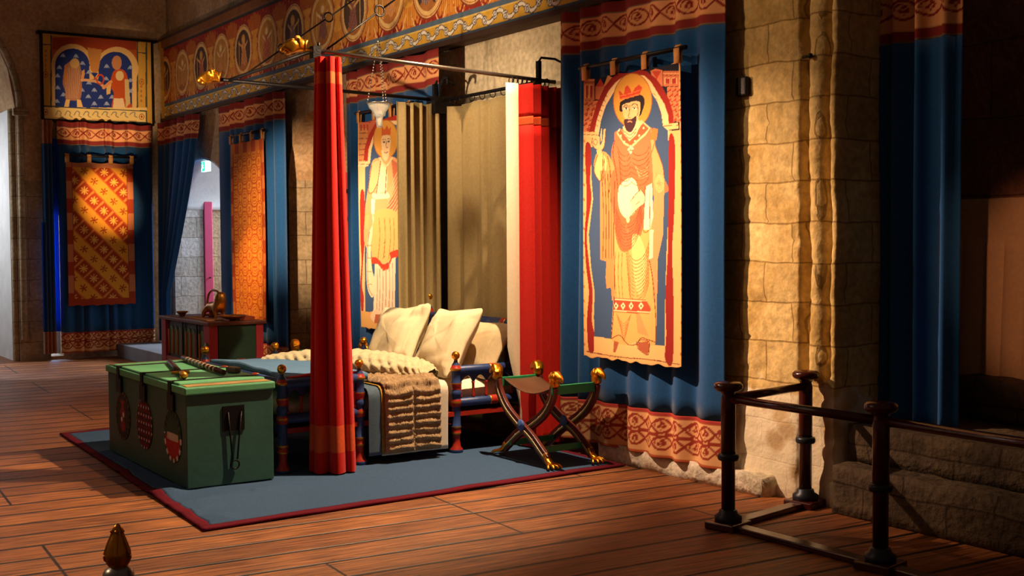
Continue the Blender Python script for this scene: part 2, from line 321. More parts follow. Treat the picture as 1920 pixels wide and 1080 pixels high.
# ------------------------------------------------------------------ curtains
def fold_fn(n, amp, seed, flat=0.):
    r = np.random.RandomState(seed); wp = r.uniform(-.35, .35, 4); am = r.uniform(.45, 1.1, n + 3); ph = r.uniform(0, 6.28, 4)
    def f(u, t):
        w = u + sum(wp[i] * np.sin(2 * PI * (i + 1) * u + ph[i]) for i in range(4)) / (n * 2.4)
        w = w + .004 * np.sin(5 * t + 9 * u)
        q = np.clip(w, 0, .9999) * n; i = np.floor(q).astype(int); a = am[i] * (1 - (q - i)) + am[i + 1] * (q - i)
        s = .5 - .5 * np.cos(2 * PI * q); s = s ** .8
        return amp * a * s * (1 - flat * (1 - t)) + .012 * np.sin(2 * PI * (u * 2.3 + ph[1])) * (1 - t)
    return f
def curtain(name, label, cat, a, b, z0, z1, n, amp, seed, cloth, top=.0, bot=.0, nrm=(-1, 0), group=None, botrows=(.11, .235), taper=None, sag=.02, swag=None, thick=.004):
    """a,b: plan points of the hanging line, nrm: outward direction; z0/z1 bottom/top"""
    a = np.array(a, float); b = np.array(b, float); Lh = np.linalg.norm(b - a); nrm = np.array(nrm, float); root = empty(name, (0, 0, 0), label, cat, group)
    f = fold_fn(n, amp, seed)
    nu = int(max(n * 16, Lh / .0095)) if (top or bot) else n * 18
    u = np.linspace(0, 1, nu)
    def sheet(zz, nm, m, paint=None):
        Z, U = np.meshgrid(zz, u, indexing='ij'); t = (Z - z0) / (z1 - z0); d = f(U, t); off = np.zeros_like(U)
        if taper: off = taper(U, t)
        P = a + (b - a) * U[..., None]; P = P + nrm * d[..., None]; P = P + (b - a) / Lh * off[..., None]
        dz = -sag * np.sin(PI * ((U * n * .5) % 1)) * (t > .5) * (t) ** 4
        dz = dz + (swag(U, t) if swag else 0)
        V = np.stack([P[..., 0], P[..., 1], Z + dz], -1)
        c = paint(U * Lh, Z) if paint is not None else None
        return grid(nm, V, m, root, c, thick)
    zt = z1 - top; zb = z0 + bot
    sheet(np.linspace(zb, zt, 24), 'cloth', cloth)
    if top:
        def pt(Sg, Z):
            h = z1 - Z; c = np.zeros(Sg.shape + (3,)); c[:] = C_OR; c[vine(Sg, Z, [z1 - top * .5], lam=.36, amp=.06)] = C_RB
            c[h < .085] = (128, 44, 40); c[(h > top - .075)] = (136, 46, 42); c[(h > top - .012) | ((h > .08) & (h < .09))] = (120, 104, 84); c[(h > top - .082) & (h < top - .072)] = (206, 150, 90)
            return c
        sheet(np.arange(zt, z1 + .004, .0085), 'top_border', PAINT, pt)
    if bot:
        def pb(Sg, Z):
            h = Z - z0; c = np.zeros(Sg.shape + (3,)); c[:] = C_OR2; c[vine(Sg, h, list(botrows), lam=.3, amp=.05)] = (160, 62, 46)
            c[(h > bot - .022)] = (176, 66, 58); c[(h > bot - .034) & (h < bot - .028)] = (170, 80, 56); c[h < .02] = (188, 96, 60)
            return c
        sheet(np.arange(z0, zb + .004, .0085), 'bottom_border', PAINT, pb)
    return root

# ------------------------------------------------------------------ ROOM SHELL
W = 5.90
fl = MB(); fl.box(-4, 9, -3, 22, -.3, 0); struct(fl.build('floor', FLOOR))

def strips(mb, y0, y1, zfn, ztop, x0, x1, n=24, mi=0):   # wall above an arch; zfn(y) underside
    mb.cur = mi
    for i in range(n):
        a, b = y0 + (y1 - y0) * i / n, y0 + (y1 - y0) * (i + 1) / n; za, zb = zfn(a), zfn(b)
        vs = [(x0, a, za), (x0, b, zb), (x0, b, ztop), (x0, a, ztop), (x1, a, za), (x1, b, zb), (x1, b, ztop), (x1, a, ztop)]
        mb.add(vs, [(0, 1, 2, 3), (4, 7, 6, 5), (0, 4, 5, 1), (3, 2, 6, 7)], False)
def arch(y0, y1, zs, rise): return lambda y: zs + rise * math.sqrt(max(0, 1 - ((y - (y0 + y1) / 2) / ((y1 - y0) / 2)) ** 2))
w = MB()
w.cur = 1; w.box(W, 7.6, 18.0, 18.8, 0, 6.2)
w.cur = 1; w.box(W, 7.2, 13.6, 15.55, 0, 3.0); w.box(W, 7.2, 13.6, 15.55, 3.0, 6.2)
w.cur = 0; strips(w, 15.55, 18.0, arch(15.55, 18.0, 2.2, .72), 6.2, W, 7.2)
strips(w, 11.9, 13.6, arch(11.9, 13.6, 2.45, .78), 6.2, W, 6.9)
w.cur = 2; w.box(6.08, 6.9, 7.0, 11.9, 0, 6.2)
w.cur = 0; w.box(W, 7.0, 6.9, 7.0, 0, 6.2)
w.cur = 0; w.box(6.9, 7.3, 11.8, 13.7, 0, 4.0)
struct(w.build('wall_right', [PLA, ASH2, PLB]))
# pier with attached roll shaft and rough edges
def pier():
    prof = [(5.90, 7.2), (5.85, 7.15)] + [(5.84, y) for y in np.linspace(7.1, 5.36, 34)] + [(5.845, 5.345), (5.88, 5.335), (5.925, 5.32), (5.945, 5.30), (5.93, 5.285)]
    for k in range(9):
        t = PI * k / 8; prof.append((5.90 - .072 * math.sin(t), 5.21 + .068 * math.cos(t)))
    prof += [(5.93, 5.135), (5.93, 5.12), (5.885, 5.11), (5.86, 5.095), (5.85, 5.075), (5.86, 5.055)] + [(x, 5.05) for x in np.linspace(5.92, 7.0, 14)]
    zz = np.linspace(0, 6.2, 240); V = np.zeros((len(zz), len(prof), 3))
    for i, z in enumerate(zz):
        for j, (x, y) in enumerate(prof):
            n1 = noise.noise(Vector((x * 3, y * 6, z * 7))); n2 = noise.noise(Vector((y * 1.5, z * 2.2, 3)))
            jt = abs(((z + .02) % .262) - .131) / .131; dn = .010 * max(0, jt - .9) * 10
            e = .012 * n1 + .006 * n2; X = x; Y = y
            if j > 36 and z < .78: X = 5.86 + .03 * n2 + max(0, x - 5.93) * .98 if x < 5.98 else x     # roll dies into a block
            X += e * .9 + (dn if j <= 36 else dn * .4) - .008 * max(0, noise.noise(Vector((y * 14, z * 14, 9))) - .25) * -4; Y += e * (1.9 if 34 < j < 58 else .3) + .008 * noise.noise(Vector((z * 16, j * .2, 2)))
            if j > 40: Y += .008 * math.sin(z * 3.1)
            if z < .75: X += .012 * noise.noise(Vector((y * 9, z * 9, 0))) - .03 * (.75 - z)
            V[i, j] = (X, Y, z)
    return V
struct(grid('wall_pier', pier(), ASH))
# far end wall with an arched recess at the left
e = MB(); YE = 18.13
def exz(mb, x0, x1, zfn, ztop, y0, y1, n=24):
    for i in range(n):
        a, b = x0 + (x1 - x0) * i / n, x0 + (x1 - x0) * (i + 1) / n; za, zb = zfn(a), zfn(b)
        mb.add([(a, y0, za), (b, y0, zb), (b, y0, ztop), (a, y0, ztop), (a, y1, za), (b, y1, zb), (b, y1, ztop), (a, y1, ztop)], [(0, 1, 2, 3), (4, 7, 6, 5), (0, 4, 5, 1)], False)
e.cur = 0; e.box(3.70, 4.12, YE, 19.6, 2.6, 6.2); e.cur = 1; e.box(3.70, 4.12, YE, 19.6, 0, 2.6); e.cur = 0
exz(e, .18, 3.70, lambda x: 3.62 + 1.76 * math.sqrt(max(0, 1 - ((x - 1.94) / 1.76) ** 2)), 6.2, YE, 19.6, 40)
e.box(4.12, 4.30, YE, 18.6, 2.1, 6.2); e.box(4.30, 5.92, YE, 18.6, 0, 6.2); e.box(4.12, 4.30, YE, 18.6, 0, .05)
e.cur = 1; e.box(-2, .18, YE, 19.6, 0, 6.2)
struct(e.build('wall_far', [PLA, ASH2]))
# recess back and pale jamb with a shaft
r = MB(); r.box(0, 3.9, 19.6, 19.8, 0, 5.9); r.box(3.64, 3.70, 18.35, 19.6, 0, 3.62); struct(r.build('wall_recess', WHITEP))
r = MB(); arcp = [(1.94 + 1.82 * math.cos(t), YE - .01, 3.62 + 1.82 * math.sin(t)) for t in np.linspace(0, PI, 30)]
r.tube([(3.76, YE - .01, .3), (3.76, YE - .01, 3.5), (3.76, YE - .01, 3.62)] + arcp[1:], .05, 10)
r.box(3.66, 3.86, YE - .09, YE + .02, 3.52, 3.62); r.tube([(3.67, YE + .08, 0), (3.67, YE + .08, 3.6)], .05, 10)
struct(r.build('trim_1', ASH2, bevel=.01))
# slit window behind the far curtain
p = MB(); p.box(4.12, 4.30, 18.62, 18.64, .05, 2.1); o = struct(p.build('window_1', emis('daylight_pane', (150, 190, 255), 5)))
# doorway contents
d = MB(); d.box(6.375, 6.51, 17.93, 17.99, .2, 2.70); o = struct(d.build('door_1', PINK, bevel=.01))
d = MB(); d.cyl((6.45, 17.93, 1.15), (6.45, 17.89, 1.15), .010); d.build('door_handle', IRON, o)
d = MB(); d.box(7.2, 9.5, 15.0, 15.1, 0, 4); d.box(9.5, 9.6, 15.0, 20.5, 0, 4); d.box(7.6, 9.6, 18.8, 20.4, 0, 4); d.box(7.2, 9.6, 15, 20.4, 3.6, 3.7)
struct(d.build('wall_passage', PASS))
d = MB(); d.box(5.915, 6.37, 17.96, 17.998, 0, 2.2); struct(d.build('wall_jamb', PASS))
d = MB()
V = np.array([[(x, 16.775 + 1.19 * math.cos(t), 2.2 + .70 * math.sin(t)) for t in np.linspace(0, PI * .8, 30)] for x in np.linspace(5.915, 7.15, 6)])
struct(grid('ceiling_doorway', V, WHITEP, thick=.03))
d = MB(); d.box(6.53, 6.86, 13.54, 13.575, .3, 2.56)
o = struct(d.build('door_2', REDDOOR, bevel=.008))
for z in (.75, 1.35, 1.95, 2.3):
    d = MB(); d.box(6.54, 6.84, 13.525, 13.54, z, z + .05); d.build('strap_hinge', IRON, o)
# landing step in front of the doorway
d = MB(); d.box(5.02, W, 14.3, 17.95, 0, .2); struct(d.build('trim_2', mat('landing_stone', (130, 130, 136), .6, 0, .3, 14, .2), bevel=.01))
# recess right of the pier: back wall, steps, far side
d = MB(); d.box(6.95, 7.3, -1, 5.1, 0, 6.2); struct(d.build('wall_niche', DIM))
def rough_block(name, x0, x1, y0, y1, z0, z1, m, a=.02, res=.05, sc=5):
    import bmesh
    bm = bmesh.new(); bmesh.ops.create_cube(bm, size=1)
    for v in bm.verts: v.co = Vector((x0 + (v.co.x + .5) * (x1 - x0), y0 + (v.co.y + .5) * (y1 - y0), z0 + (v.co.z + .5) * (z1 - z0)))
    for ax, l in ((0, x1 - x0), (1, y1 - y0), (2, z1 - z0)):
        n = max(1, int(l / res)); no = [0, 0, 0]; no[ax] = 1
        for i in range(1, n):
            c = [0, 0, 0]; c[ax] = (x0, y0, z0)[ax] + l * i / n
            bmesh.ops.bisect_plane(bm, geom=bm.verts[:] + bm.edges[:] + bm.faces[:], plane_co=c, plane_no=no)
    C = Vector(((x0 + x1) / 2, (y0 + y1) / 2, (z0 + z1) / 2))
    for v in bm.verts:
        n = noise.noise_vector(v.co * sc) * a + noise.noise_vector(v.co * sc * 3) * a * .4
        k = sum((v.co.x < x0 + .01 or v.co.x > x1 - .01, v.co.y < y0 + .01 or v.co.y > y1 - .01, v.co.z > z1 - .01))
        if k >= 2: v.co += (C - v.co).normalized() * a * .9
        if v.co.z > z0 + .005: v.co += n
    for f in bm.faces: f.smooth = True
    me = bpy.data.meshes.new(name); bm.to_mesh(me); bm.free(); me.materials.append(m); o = bpy.data.objects.new(name, me); COL.objects.link(o); return o
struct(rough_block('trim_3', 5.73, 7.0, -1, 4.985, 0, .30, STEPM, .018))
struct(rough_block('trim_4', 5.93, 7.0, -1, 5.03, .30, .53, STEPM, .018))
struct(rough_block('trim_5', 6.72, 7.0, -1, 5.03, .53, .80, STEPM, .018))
struct(rough_block('trim_6', 5.70, 5.86, 5.5, 7.28, 0, .13, LIME, .03, .035, 7))

# ------------------------------------------------------------------ PAINTED FRIEZE
def frieze():
    y0, y1, z0, z1 = 17.93, 5.6, 3.53, 4.72
    ys = np.concatenate([np.linspace(y0, 13.5, 330), np.linspace(13.5, 9.0, 520)[1:], np.linspace(9.0, y1, 260)[1:]]); zs = np.linspace(z0, z1, 170)
    Z, Y = np.meshgrid(zs, ys, indexing='ij'); c = np.zeros(Z.shape + (3,)); c[:] = (150, 44, 30)
    Sg = 17.75 - Y; P = .785; cell = np.floor((Sg - .4) / P); dx = (Sg - .4) - (cell + .5) * P; zc = 4.14; dz = Z - zc
    # foliage between the roundels
    ax = P / 2 - np.abs(dx); org = (206, 124, 44); yel = (224, 160, 66); pale = (232, 190, 120)
    leaf = (ax < .15 - .25 * np.abs(dz) + .05 * np.sin(34 * dz + 14 * ax)) & (np.abs(dz) < .38); c[leaf] = org
    leaf2 = (ax < .075 + .035 * np.sin(40 * dz)) & (np.abs(dz) < .34); c[leaf2] = yel
    low = (dz < -.16) & (dz > -.36 + .35 * np.maximum(ax - .06, 0) + .03 * np.sin(60 * ax)) & (ax < .24); c[low] = org
    c[low & (np.abs((ax * 26) % 1 - .5) < .18)] = yel
    sw = (np.abs(dz + .30 - .10 * np.cos(ax * 18)) < .016) & (ax > .05) & (ax < .26); c[sw] = pale
    up = (dz > .2) & (dz < .40 - .3 * np.maximum(ax - .05, 0) + .02 * np.sin(70 * ax)) & (ax < .2); c[up] = (186, 100, 40)
    for s in (-1, 1):
        m = np.hypot(ax - .10, dz + .335) < .016; c[m] = pale
    nz = np.sin(41 * Sg + 17 * Z) * np.sin(23 * Sg - 37 * Z); c[(nz > .72) & (np.abs(dz) > .26) & (np.abs(dz) < .41)] = (190, 90, 50)
    # roundels
    rr = np.sqrt((dx / .30) ** 2 + (dz / .325) ** 2); even = (cell % 2 == 0)
    c[rr < 1.06] = (140, 60, 34); c[(rr < 1.0)] = pale; c[(rr < .965) & (rr > .93)] = (176, 96, 60)
    inn = rr < .80; dk = np.array((84, 62, 52)); gd = np.array((196, 136, 62))
    c[inn] = dk; c[inn & even] = gd
    rs = np.random.RandomState(5)
    for k in range(-1, 17):
        m0 = inn & (cell == k)
        if not m0.any(): continue
        s = 1 if rs.rand() < .5 else -1; e = (k % 2 == 0); fig = np.array((222, 170, 96)) if not e else np.array((236, 206, 150)); rob = np.array([(170, 84, 50), (126, 96, 84), (190, 120, 60), (120, 70, 60)][rs.randint(4)])
        x = dx * s; z = dz
        body = (np.abs(x + .02 - .05 * z) < .07 + .05 * np.maximum(0, -z) / .2) & (z < .09) & (z > -.2); c[m0 & body] = rob
        head = np.hypot(x + .015, z - .135) < .042; c[m0 & (np.hypot(x + .015, z - .14) < .062)] = (206, 150, 70); c[m0 & head] = fig
        arm = (np.abs((z - .05) - .5 * (x - .03)) < .016) & (x > .0) & (x < .16); c[m0 & arm] = fig
        arm = (np.abs((z - .03) + .8 * (x + .06)) < .016) & (x < -.04) & (x > -.15); c[m0 & arm] = fig
        staff = (np.abs(x - .14) < .008) & (z < .14) & (z > -.2); c[m0 & staff] = pale
        fold = body & (np.abs(((x * 30 + z * 8) % 1) - .5) < .14); c[m0 & fold] = np.minimum(rob + 60, 235)
        gr = (z < -.18 + .02 * np.sin(40 * x)); c[m0 & gr] = (176, 110, 54)
    # bottom: blue line, yellow scroll strip, blue line ; top: brown moulding
    b = (Z < 3.775) & (Z > 3.72); c[b] = (84, 104, 124)
    y = (Z <= 3.72) & (Z > 3.58); c[y] = (206, 158, 54); c[(Z > 3.712) & (Z < 3.722)] = (226, 190, 100)
    q = .165; ph = (Sg / q); i = np.floor(ph); lx = (ph - i - .5) * q; sg = np.where(i % 2 == 0, 1, -1); lz = (Z - 3.65) * sg
    sc = np.abs(lz - .042 * np.sin(lx / q * PI * 1.0) * 1.0) < .018; c[y & sc] = (226, 216, 196)
    edge = np.abs(np.abs(lz - .042 * np.sin(lx / q * PI)) - .020) < .005; c[y & edge] = (70, 70, 80)
    sp = np.hypot(lx - .01, lz - .012); c[y & (sp < .036)] = (226, 214, 196); c[y & (np.abs(sp - .036) < .005)] = (66, 70, 84); c[y & (np.abs(sp - .016) < .005)] = (66, 70, 84)
    c[Z <= 3.585] = (64, 80, 98)
    c[Z > 4.565] = (58, 52, 50); c[Z > 4.60] = (128, 82, 46); c[Z > 4.70] = (44, 36, 32)
    c[:, (Sg[0] < -.02)] = (190, 146, 60)
    X = np.full_like(Z, 5.74); X = np.where(Z > 4.60, 5.705, X)
    V = np.stack([X, Y, Z], -1)
    root = empty('painted_frieze', (0, 0, 0), 'long painted board frieze of saints in roundels running above the curtains', 'frieze')
    grid('painted_panel', V, PAINTW, root, c)
    m = MB(); m.box(5.75, 5.895, 11.9, 17.93, 3.56, 4.70); m.box(5.75, 6.075, 7.22, 11.9, 3.56, 4.70); m.box(5.75, 5.825, y1, 7.22, 3.56, 4.70); m.box(5.70, 5.76, y1, 17.95, 4.70, 4.735); m.box(5.735, 5.76, y1, 17.95, 3.515, 3.56); m.build('backing_box', mat('dark_beam', (70, 46, 34), .8, 0, .3, 20, .2), root)
frieze()

# ------------------------------------------------------------------ BLUE CURTAINS
GC = 'blue wall curtains with vine borders'
CX = 5.72
curtain('wall_curtain', 'wide blue curtain behind the bearded king hanging, beside the stone pier', 'curtain', (CX, 7.75), (CX, 5.885), .12, 3.50, 7, .105, 3, BLUEC, .34, .335, group=GC,
        taper=lambda U, t: -.05 * (1 - t) * (1 - U), thick=.004)
curtain('wall_curtain', 'blue curtain behind the smaller king hanging, left of the tan bed curtain', 'curtain', (CX, 11.62), (CX, 9.66), .12, 3.50, 6, .075, 5, BLUEC, .34, .32, group=GC)
curtain('wall_curtain', 'blue curtain behind the linked-ring orange hanging', 'curtain', (CX, 15.45), (CX, 13.25), .12, 3.50, 7, .08, 8, BLUEC, .34, .32, group=GC)
curtain('wall_curtain', 'blue curtain pulled aside at the doorway in the far corner', 'curtain', (CX, 17.95), (CX, 16.2), .22, 3.50, 7, .09, 11, BLUEC, .34, .0, group=GC,
        taper=lambda U, t: -U * 1.35 * np.clip((.98 - t) / .75, 0, 1) ** 1.25)
curtain('wall_curtain', 'blue curtain on the far end wall behind the star-lattice hanging', 'curtain', (4.235, YE - .14), (5.60, YE - .14), .1, 3.47, 8, .08, 13, BLUEC, .34, .30, nrm=(0, -1), group=GC)
# narrow free edge of that curtain, back-lit by the slit window
bk = empty('wall_curtain', (0, 0, 0), 'narrow blue curtain strip left of the star-lattice hanging, edged by blue daylight', 'curtain', GC)
for i, (x0, x1) in enumerate(((4.02, 4.175),)):
    u = np.linspace(0, 1, 40); 
    def sh(z0, z1, m, nm, xx0, xx1, col=None, k=20):
        Z, U = np.meshgrid(np.linspace(z0, z1, k), u, indexing='ij'); V = np.stack([xx0 + (xx1 - xx0) * U, YE - .12 - .05 * np.sin(U * PI * 3) ** 2, Z], -1); return grid(nm, V, m, bk, None, .003)
    sh(.42, 3.13, BLUEC, 'cloth', x0, x1); sh(.1, .42, mat('border_plain', (176, 110, 76), .95, 0, .3, 60, .2), 'bottom_border', x0, x1); sh(3.13, 3.47, mat('border_plain'), 'top_border', x0, x1)
    sh(.42, 3.2, BLUEX, 'lit_edge', x1 + .0, x1 + .058); sh(.1, .42, WHITEX, 'lit_border_edge', x1, x1 + .05)
    sh(.42, 2.0, BLUEX, 'lit_edge', 3.995, 4.01); sh(.1, .42, WHITEX, 'lit_border_edge', 3.99, 4.005)
curtain('niche_curtain', 'dark blue curtain hanging above the stone steps at the right', 'curtain', (6.32, 5.33), (6.32, 4.48), .50, 3.35, 5, .10, 21, BLUEC, .42, 0, group=None)
rod = MB(); rod.cyl((6.30, 5.36, 3.36), (6.30, 4.40, 3.36), .022); tag(rod.build('curtain_rod', IRON), 'black rod carrying the dark curtain above the stone steps', 'rod')

# ------------------------------------------------------------------ BANNERS
def banner(name, label, gpos, z0, z1, w0, w1, axis, off, paint, rodext, res, wav=.008, seed=1, tabs=4, hem=None):
    """axis 'y': hangs on plane x=off from y=w0 (left) to w1 ; axis 'x': on plane y=off"""
    root = empty(name, (0, 0, 0), label, 'wall hanging', 'banners hung over the blue curtains')
    nu = int(abs(w1 - w0) / res); nv = int((z1 - z0) / res); U, T = np.meshgrid(np.linspace(0, 1, nu), np.linspace(0, 1, nv), indexing='ij'); U = U.T; T = T.T
    A = w0 + (w1 - w0) * U; Z = z0 + (z1 - z0) * T
    # slack between the tabs, gentle hem waves
    tb = (U * (tabs - 1)) % 1; Z = Z - .022 * np.sin(PI * tb) * np.clip((T - .96) / .04, 0, 1)
    dep = off - .02 - wav * np.sin(U * 9 + seed) * (1 - T) * 1.5 - wav * np.sin(3 * T + U * 3)
    Z = Z + (.006 * np.sin(U * 31 + seed) + .004 * np.sin(U * 57)) * np.clip((.03 - T) / .03, 0, 1)
    if hem: Z = Z + hem(U, T)
    V = np.stack([dep, A, Z], -1) if axis == 'y' else np.stack([A, dep, Z], -1)
    F = np.stack([np.full_like(A, off), A, Z], -1) if axis == 'y' else np.stack([A, np.full_like(A, off), Z], -1)
    c = paint(F, U, T, A, Z); grid('cloth', V, PAINT, root, c, .006)
    for i in range(tabs):
        a = w0 + (w1 - w0) * (.02 + .96 * i / (tabs - 1)); m = MB(); hw = .028; zt = z1 + .10
        pr = [(.012, z1 - .02), (.018, zt - .02), (.0, zt + .006), (-.018, zt - .02), (-.014, z1 - .02)]
        for (d0, q0), (d1, q1) in zip(pr[:-1], pr[1:]):
            q = [(off - .02 + d0, a - hw, q0), (off - .02 + d0, a + hw, q0), (off - .02 + d1, a + hw, q1), (off - .02 + d1, a - hw, q1)]
            if axis == 'x': q = [(y, x, z) for x, y, z in q]
            m.add(q, [(0, 1, 2, 3)], True)
        o = m.build('hanging_loop', mat('tab_cloth', (216, 150, 84), .9, 0, .3, 100, .1), root); s = o.modifiers.new('t', 'SOLIDIFY'); s.thickness = .006
    m = MB(); zr = z1 + .08; s = 1 if w1 > w0 else -1; a, b = w0 - s * rodext, w1 + s * rodext
    pa, pb = ((off - .02, a, zr), (off - .02, b, zr)) if axis == 'y' else ((a, off - .02, zr), (b, off - .02, zr)); m.cyl(pa, pb, .016)
    m.build('hanging_rod', IRON, root)
    return root

def king_art(F, U, T, A, Z):
    X, Y = proj(F); a = Art(X, Y, (226, 172, 104)); a.use(1090, 120, 4.5)
    BR = (120, 62, 40); RD = (146, 40, 32); BL = (62, 84, 116); SAL = (206, 116, 74); CR = (238, 200, 140); DK = (34, 36, 48); HALO = (214, 150, 62); SK = (232, 184, 122)
    # rope edge
    r = ((Z * 9 + U * 3) % 1); m = ((U > .955) | (U < .03)); a.c[m & (r < .18)] = (190, 120, 60)
    a.poly([(62, 85), (300, 60), (560, 20), (845, -20), (845, 2800), (62, 2800)], (226, 176, 110))
    a.poly([(62, 88), (300, 62), (560, 25), (842, -5), (840, 560), (45, 590)], DK)
    # towers
    for x0, x1, y0, y1 in ((45, 132, 118, 310), (705, 842, 60, 190)):
        a.rect(x0, y0, x1, y1, SAL); a.rect(x0, y0 + 18, x1, y0 + 26, (236, 170, 110)); a.rect(x0, y0 + 36, x1, y0 + 40, BR)
        for k in range(2): xx = x0 + (x1 - x0) * (.12 + .42 * k); a.rect(xx, y0 + 60, xx + (x1 - x0) * .3, y1 - 24, (176, 60, 46)); a.line([(xx, y1 - 20), (xx, y0 + 60), (xx + (x1 - x0) * .3, y0 + 60), (xx + (x1 - x0) * .3, y1 - 20)], 1.2, (240, 190, 130), False)
    a.poly([(135, 200), (178, 125), (215, 190)], (200, 60, 50)); a.poly([(205, 190), (240, 92), (278, 120), (232, 190)], (226, 150, 90)); a.rect(138, 190, 220, 300, SAL)
    a.poly([(595, 60), (640, 40), (700, 55), (700, 190), (640, 190)], (214, 120, 80)); a.poly([(610, 60), (650, 130), (690, 60)], (190, 70, 50))
    for side, xa, xb, y0 in ((0, 42, 160, 312), (1, 740, 842, 195)):
        for k in range(7):
            y = y0 + k * 42; a.rect(xa, y, xb, y + 40, (214, 128, 80)); 
            for q in range(3): xx = xa + q * 42 + (k % 2) * 16; a.poly([(xx, y + 36), (xx + 34, y + 6), (xx + 34, y + 36)], (176, 66, 48))
    # arch bands and ground
    a.poly([(85, 590), (110, 480), (150, 340), (215, 190), (270, 120), (335, 70), (450, 42), (560, 60), (640, 120), (700, 200), (755, 300), (785, 400), (795, 520), (700, 520)] + [(700, 1200), (200, 1200), (130, 590)], RD)
    a.poly([(130, 600), (150, 480), (190, 350), (245, 230), (300, 160), (370, 105), (455, 85), (545, 100), (600, 150), (655, 240), (715, 340), (745, 430), (752, 520), (752, 600)], CR)
    a.poly([(165, 610), (185, 480), (225, 350), (290, 240), (330, 250), (420, 200), (600, 230), (660, 330), (690, 420), (702, 525), (742, 560), (742, 900), (120, 900), (160, 740)], BL)
    for k in range(7): y = 260 + k * 42; a.line([(218 - k * 12 - 4, y), (224 - k * 12 + 10, y + 16)], 1., BR); a.line([(625 + k * 12, y - 10), (635 + k * 12 + 6, y + 4)], 1., BR)
    # side columns
    a.rect(40, 575, 160, 620, (238, 188, 120)); a.line([(40, 596), (155, 600)], 1, BR)
    a.poly([(700, 510), (830, 498), (832, 545), (742, 556)], (238, 188, 120)); a.line([(702, 525), (830, 516)], 1, BR)
    a.use(1090, 340, 3)
    a.poly([(40, -190), (72, -190), (68, 0), (75, 100), (52, 300), (66, 480), (82, 620), (78, 780), (92, 870), (88, 950), (60, 950), (52, 780), (62, 620), (48, 480), (40, 300), (50, 100)], RD, True)
    a.poly([(500, -230), (532, -230), (533, 0), (528, 200), (518, 400), (526, 640), (524, 1010), (485, 1000), (490, 860), (485, 640), (495, 400), (497, 200)], RD, True)
    a.poly([(70, -190), (500, -230), (497, 200), (488, 420), (484, 640), (482, 930), (90, 880), (88, 760), (92, 620), (74, 480), (62, 300), (84, 100), (76, 0)], BL)
    a.poly([(88, 872), (484, 925), (484, 1010), (88, 960)], (236, 186, 118)); a.line([(50, 955), (200, 985), (400, 1000), (560, 1030)], 1.6, BR)
    # halo and head
    a.use(1090, 120, 4.5)
    a.ell(448, 310, 165, 232, (170, 96, 50)); a.ell(448, 310, 158, 225, HALO)
    # robe / mantle
    a.poly([(325, 560), (600, 535), (640, 690), (700, 860), (712, 960), (720, 1090), (300, 1100), (270, 780), (295, 640)], SAL, True)
    a.poly([(600, 560), (640, 690), (700, 860), (715, 1000), (700, 1200), (640, 1200), (620, 900)], (232, 160, 100), True)
    a.poly([(150, 760), (210, 740), (260, 790), (300, 900), (300, 1100), (190, 1100), (190, 985), (130, 900)], (224, 150, 88), True)
    a.poly([(160, 770), (205, 760), (235, 850), (190, 985), (132, 900)], (240, 190, 120), True)
    a.use(1090, 340, 3)
    a.poly([(120, -60), (200, -60), (205, 440), (200, 660), (185, 670), (180, 600), (155, 600), (150, 540), (155, 450), (122, 440)], (222, 138, 80))
    for k in range(4): a.line([(130 + 16 * k, -40), (140 + 14 * k, 200), (135 + 16 * k, 430)], 1.2, BR)
    a.poly([(195, 0), (380, 0), (420, 200), (445, 400), (440, 640), (440, 900), (430, 925), (340, 900), (260, 920), (190, 905), (178, 880), (195, 640)], (236, 170, 96))
    a.poly([(430, -60), (475, 60), (470, 300), (440, 460), (445, 560), (440, 690), (420, 660), (415, 500), (400, 440)], (228, 150, 96))
    a.poly([(190, -60), (400, -60), (375, 200), (340, 330), (270, 395), (225, 370), (200, 250)], (206, 108, 66), True)
    a.poly([(225, 30), (300, -20), (335, 60), (310, 160), (270, 210), (225, 150)], (250, 226, 170), True)  # bright belly: part robe design, part spotlight glow painted in
    a.poly([(300, 330), (340, 300), (385, 420), (380, 560), (350, 640), (320, 560)], (244, 196, 122), True)
    for k in range(9):
        y = 200 + k * 17; a.line([(205, y - 60), (240, y + 30), (275, y + 44), (320, y + 10), (360, y - 110)], 1.1, BR if k % 2 else (170, 84, 52))
    for k in range(13):
        y = 390 + k * 20; a.line([(262 + k * 2, y - 30), (300, y + 40), (335, y + 55), (375, y + 20), (400, y - 60)], 1.1, (186, 104, 58))
    for x in (205, 225, 245): a.line([(x, 400), (x - 4, 520), (x + 4, 655)], 1.1, (190, 110, 64))
    # lower hem band with lozenges
    a.poly([(200, 655), (385, 665), (412, 715), (405, 745), (195, 735)], (176, 76, 50)); a.line([(202, 664), (385, 672)], 2.2, (244, 200, 140)); a.line([(197, 726), (405, 736)], 2.2, (244, 200, 140))
    for x in (208, 250, 300, 358): a.poly([(x - 15, 700), (x, 678), (x + 15, 700), (x, 722)], (246, 214, 160)); a.poly([(x - 5, 700), (x, 692), (x + 5, 700), (x, 708)], (120, 50, 40))
    for k in range(8): a.line([(210 + k * 5, 745 + k * 16), (255, 800 + k * 14), (300 - k * 4, 750 + k * 14)], 1.1, (190, 116, 66))
    a.poly([(330, 745), (350, 740), (400, 870), (340, 850)], (206, 150, 90)); a.line([(180, 885), (230, 865), (280, 915), (330, 915), (360, 880), (400, 890), (437, 905)], 1.6, BR)
    a.poly([(195, 895), (225, 905), (205, 960), (190, 960)], (170, 92, 60)); a.poly([(335, 910), (400, 895), (405, 940), (395, 975), (350, 945)], (170, 92, 60)); a.line([(335, 910), (360, 890), (402, 900), (404, 945), (394, 975), (345, 940), (335, 910)], 1.2, BR)
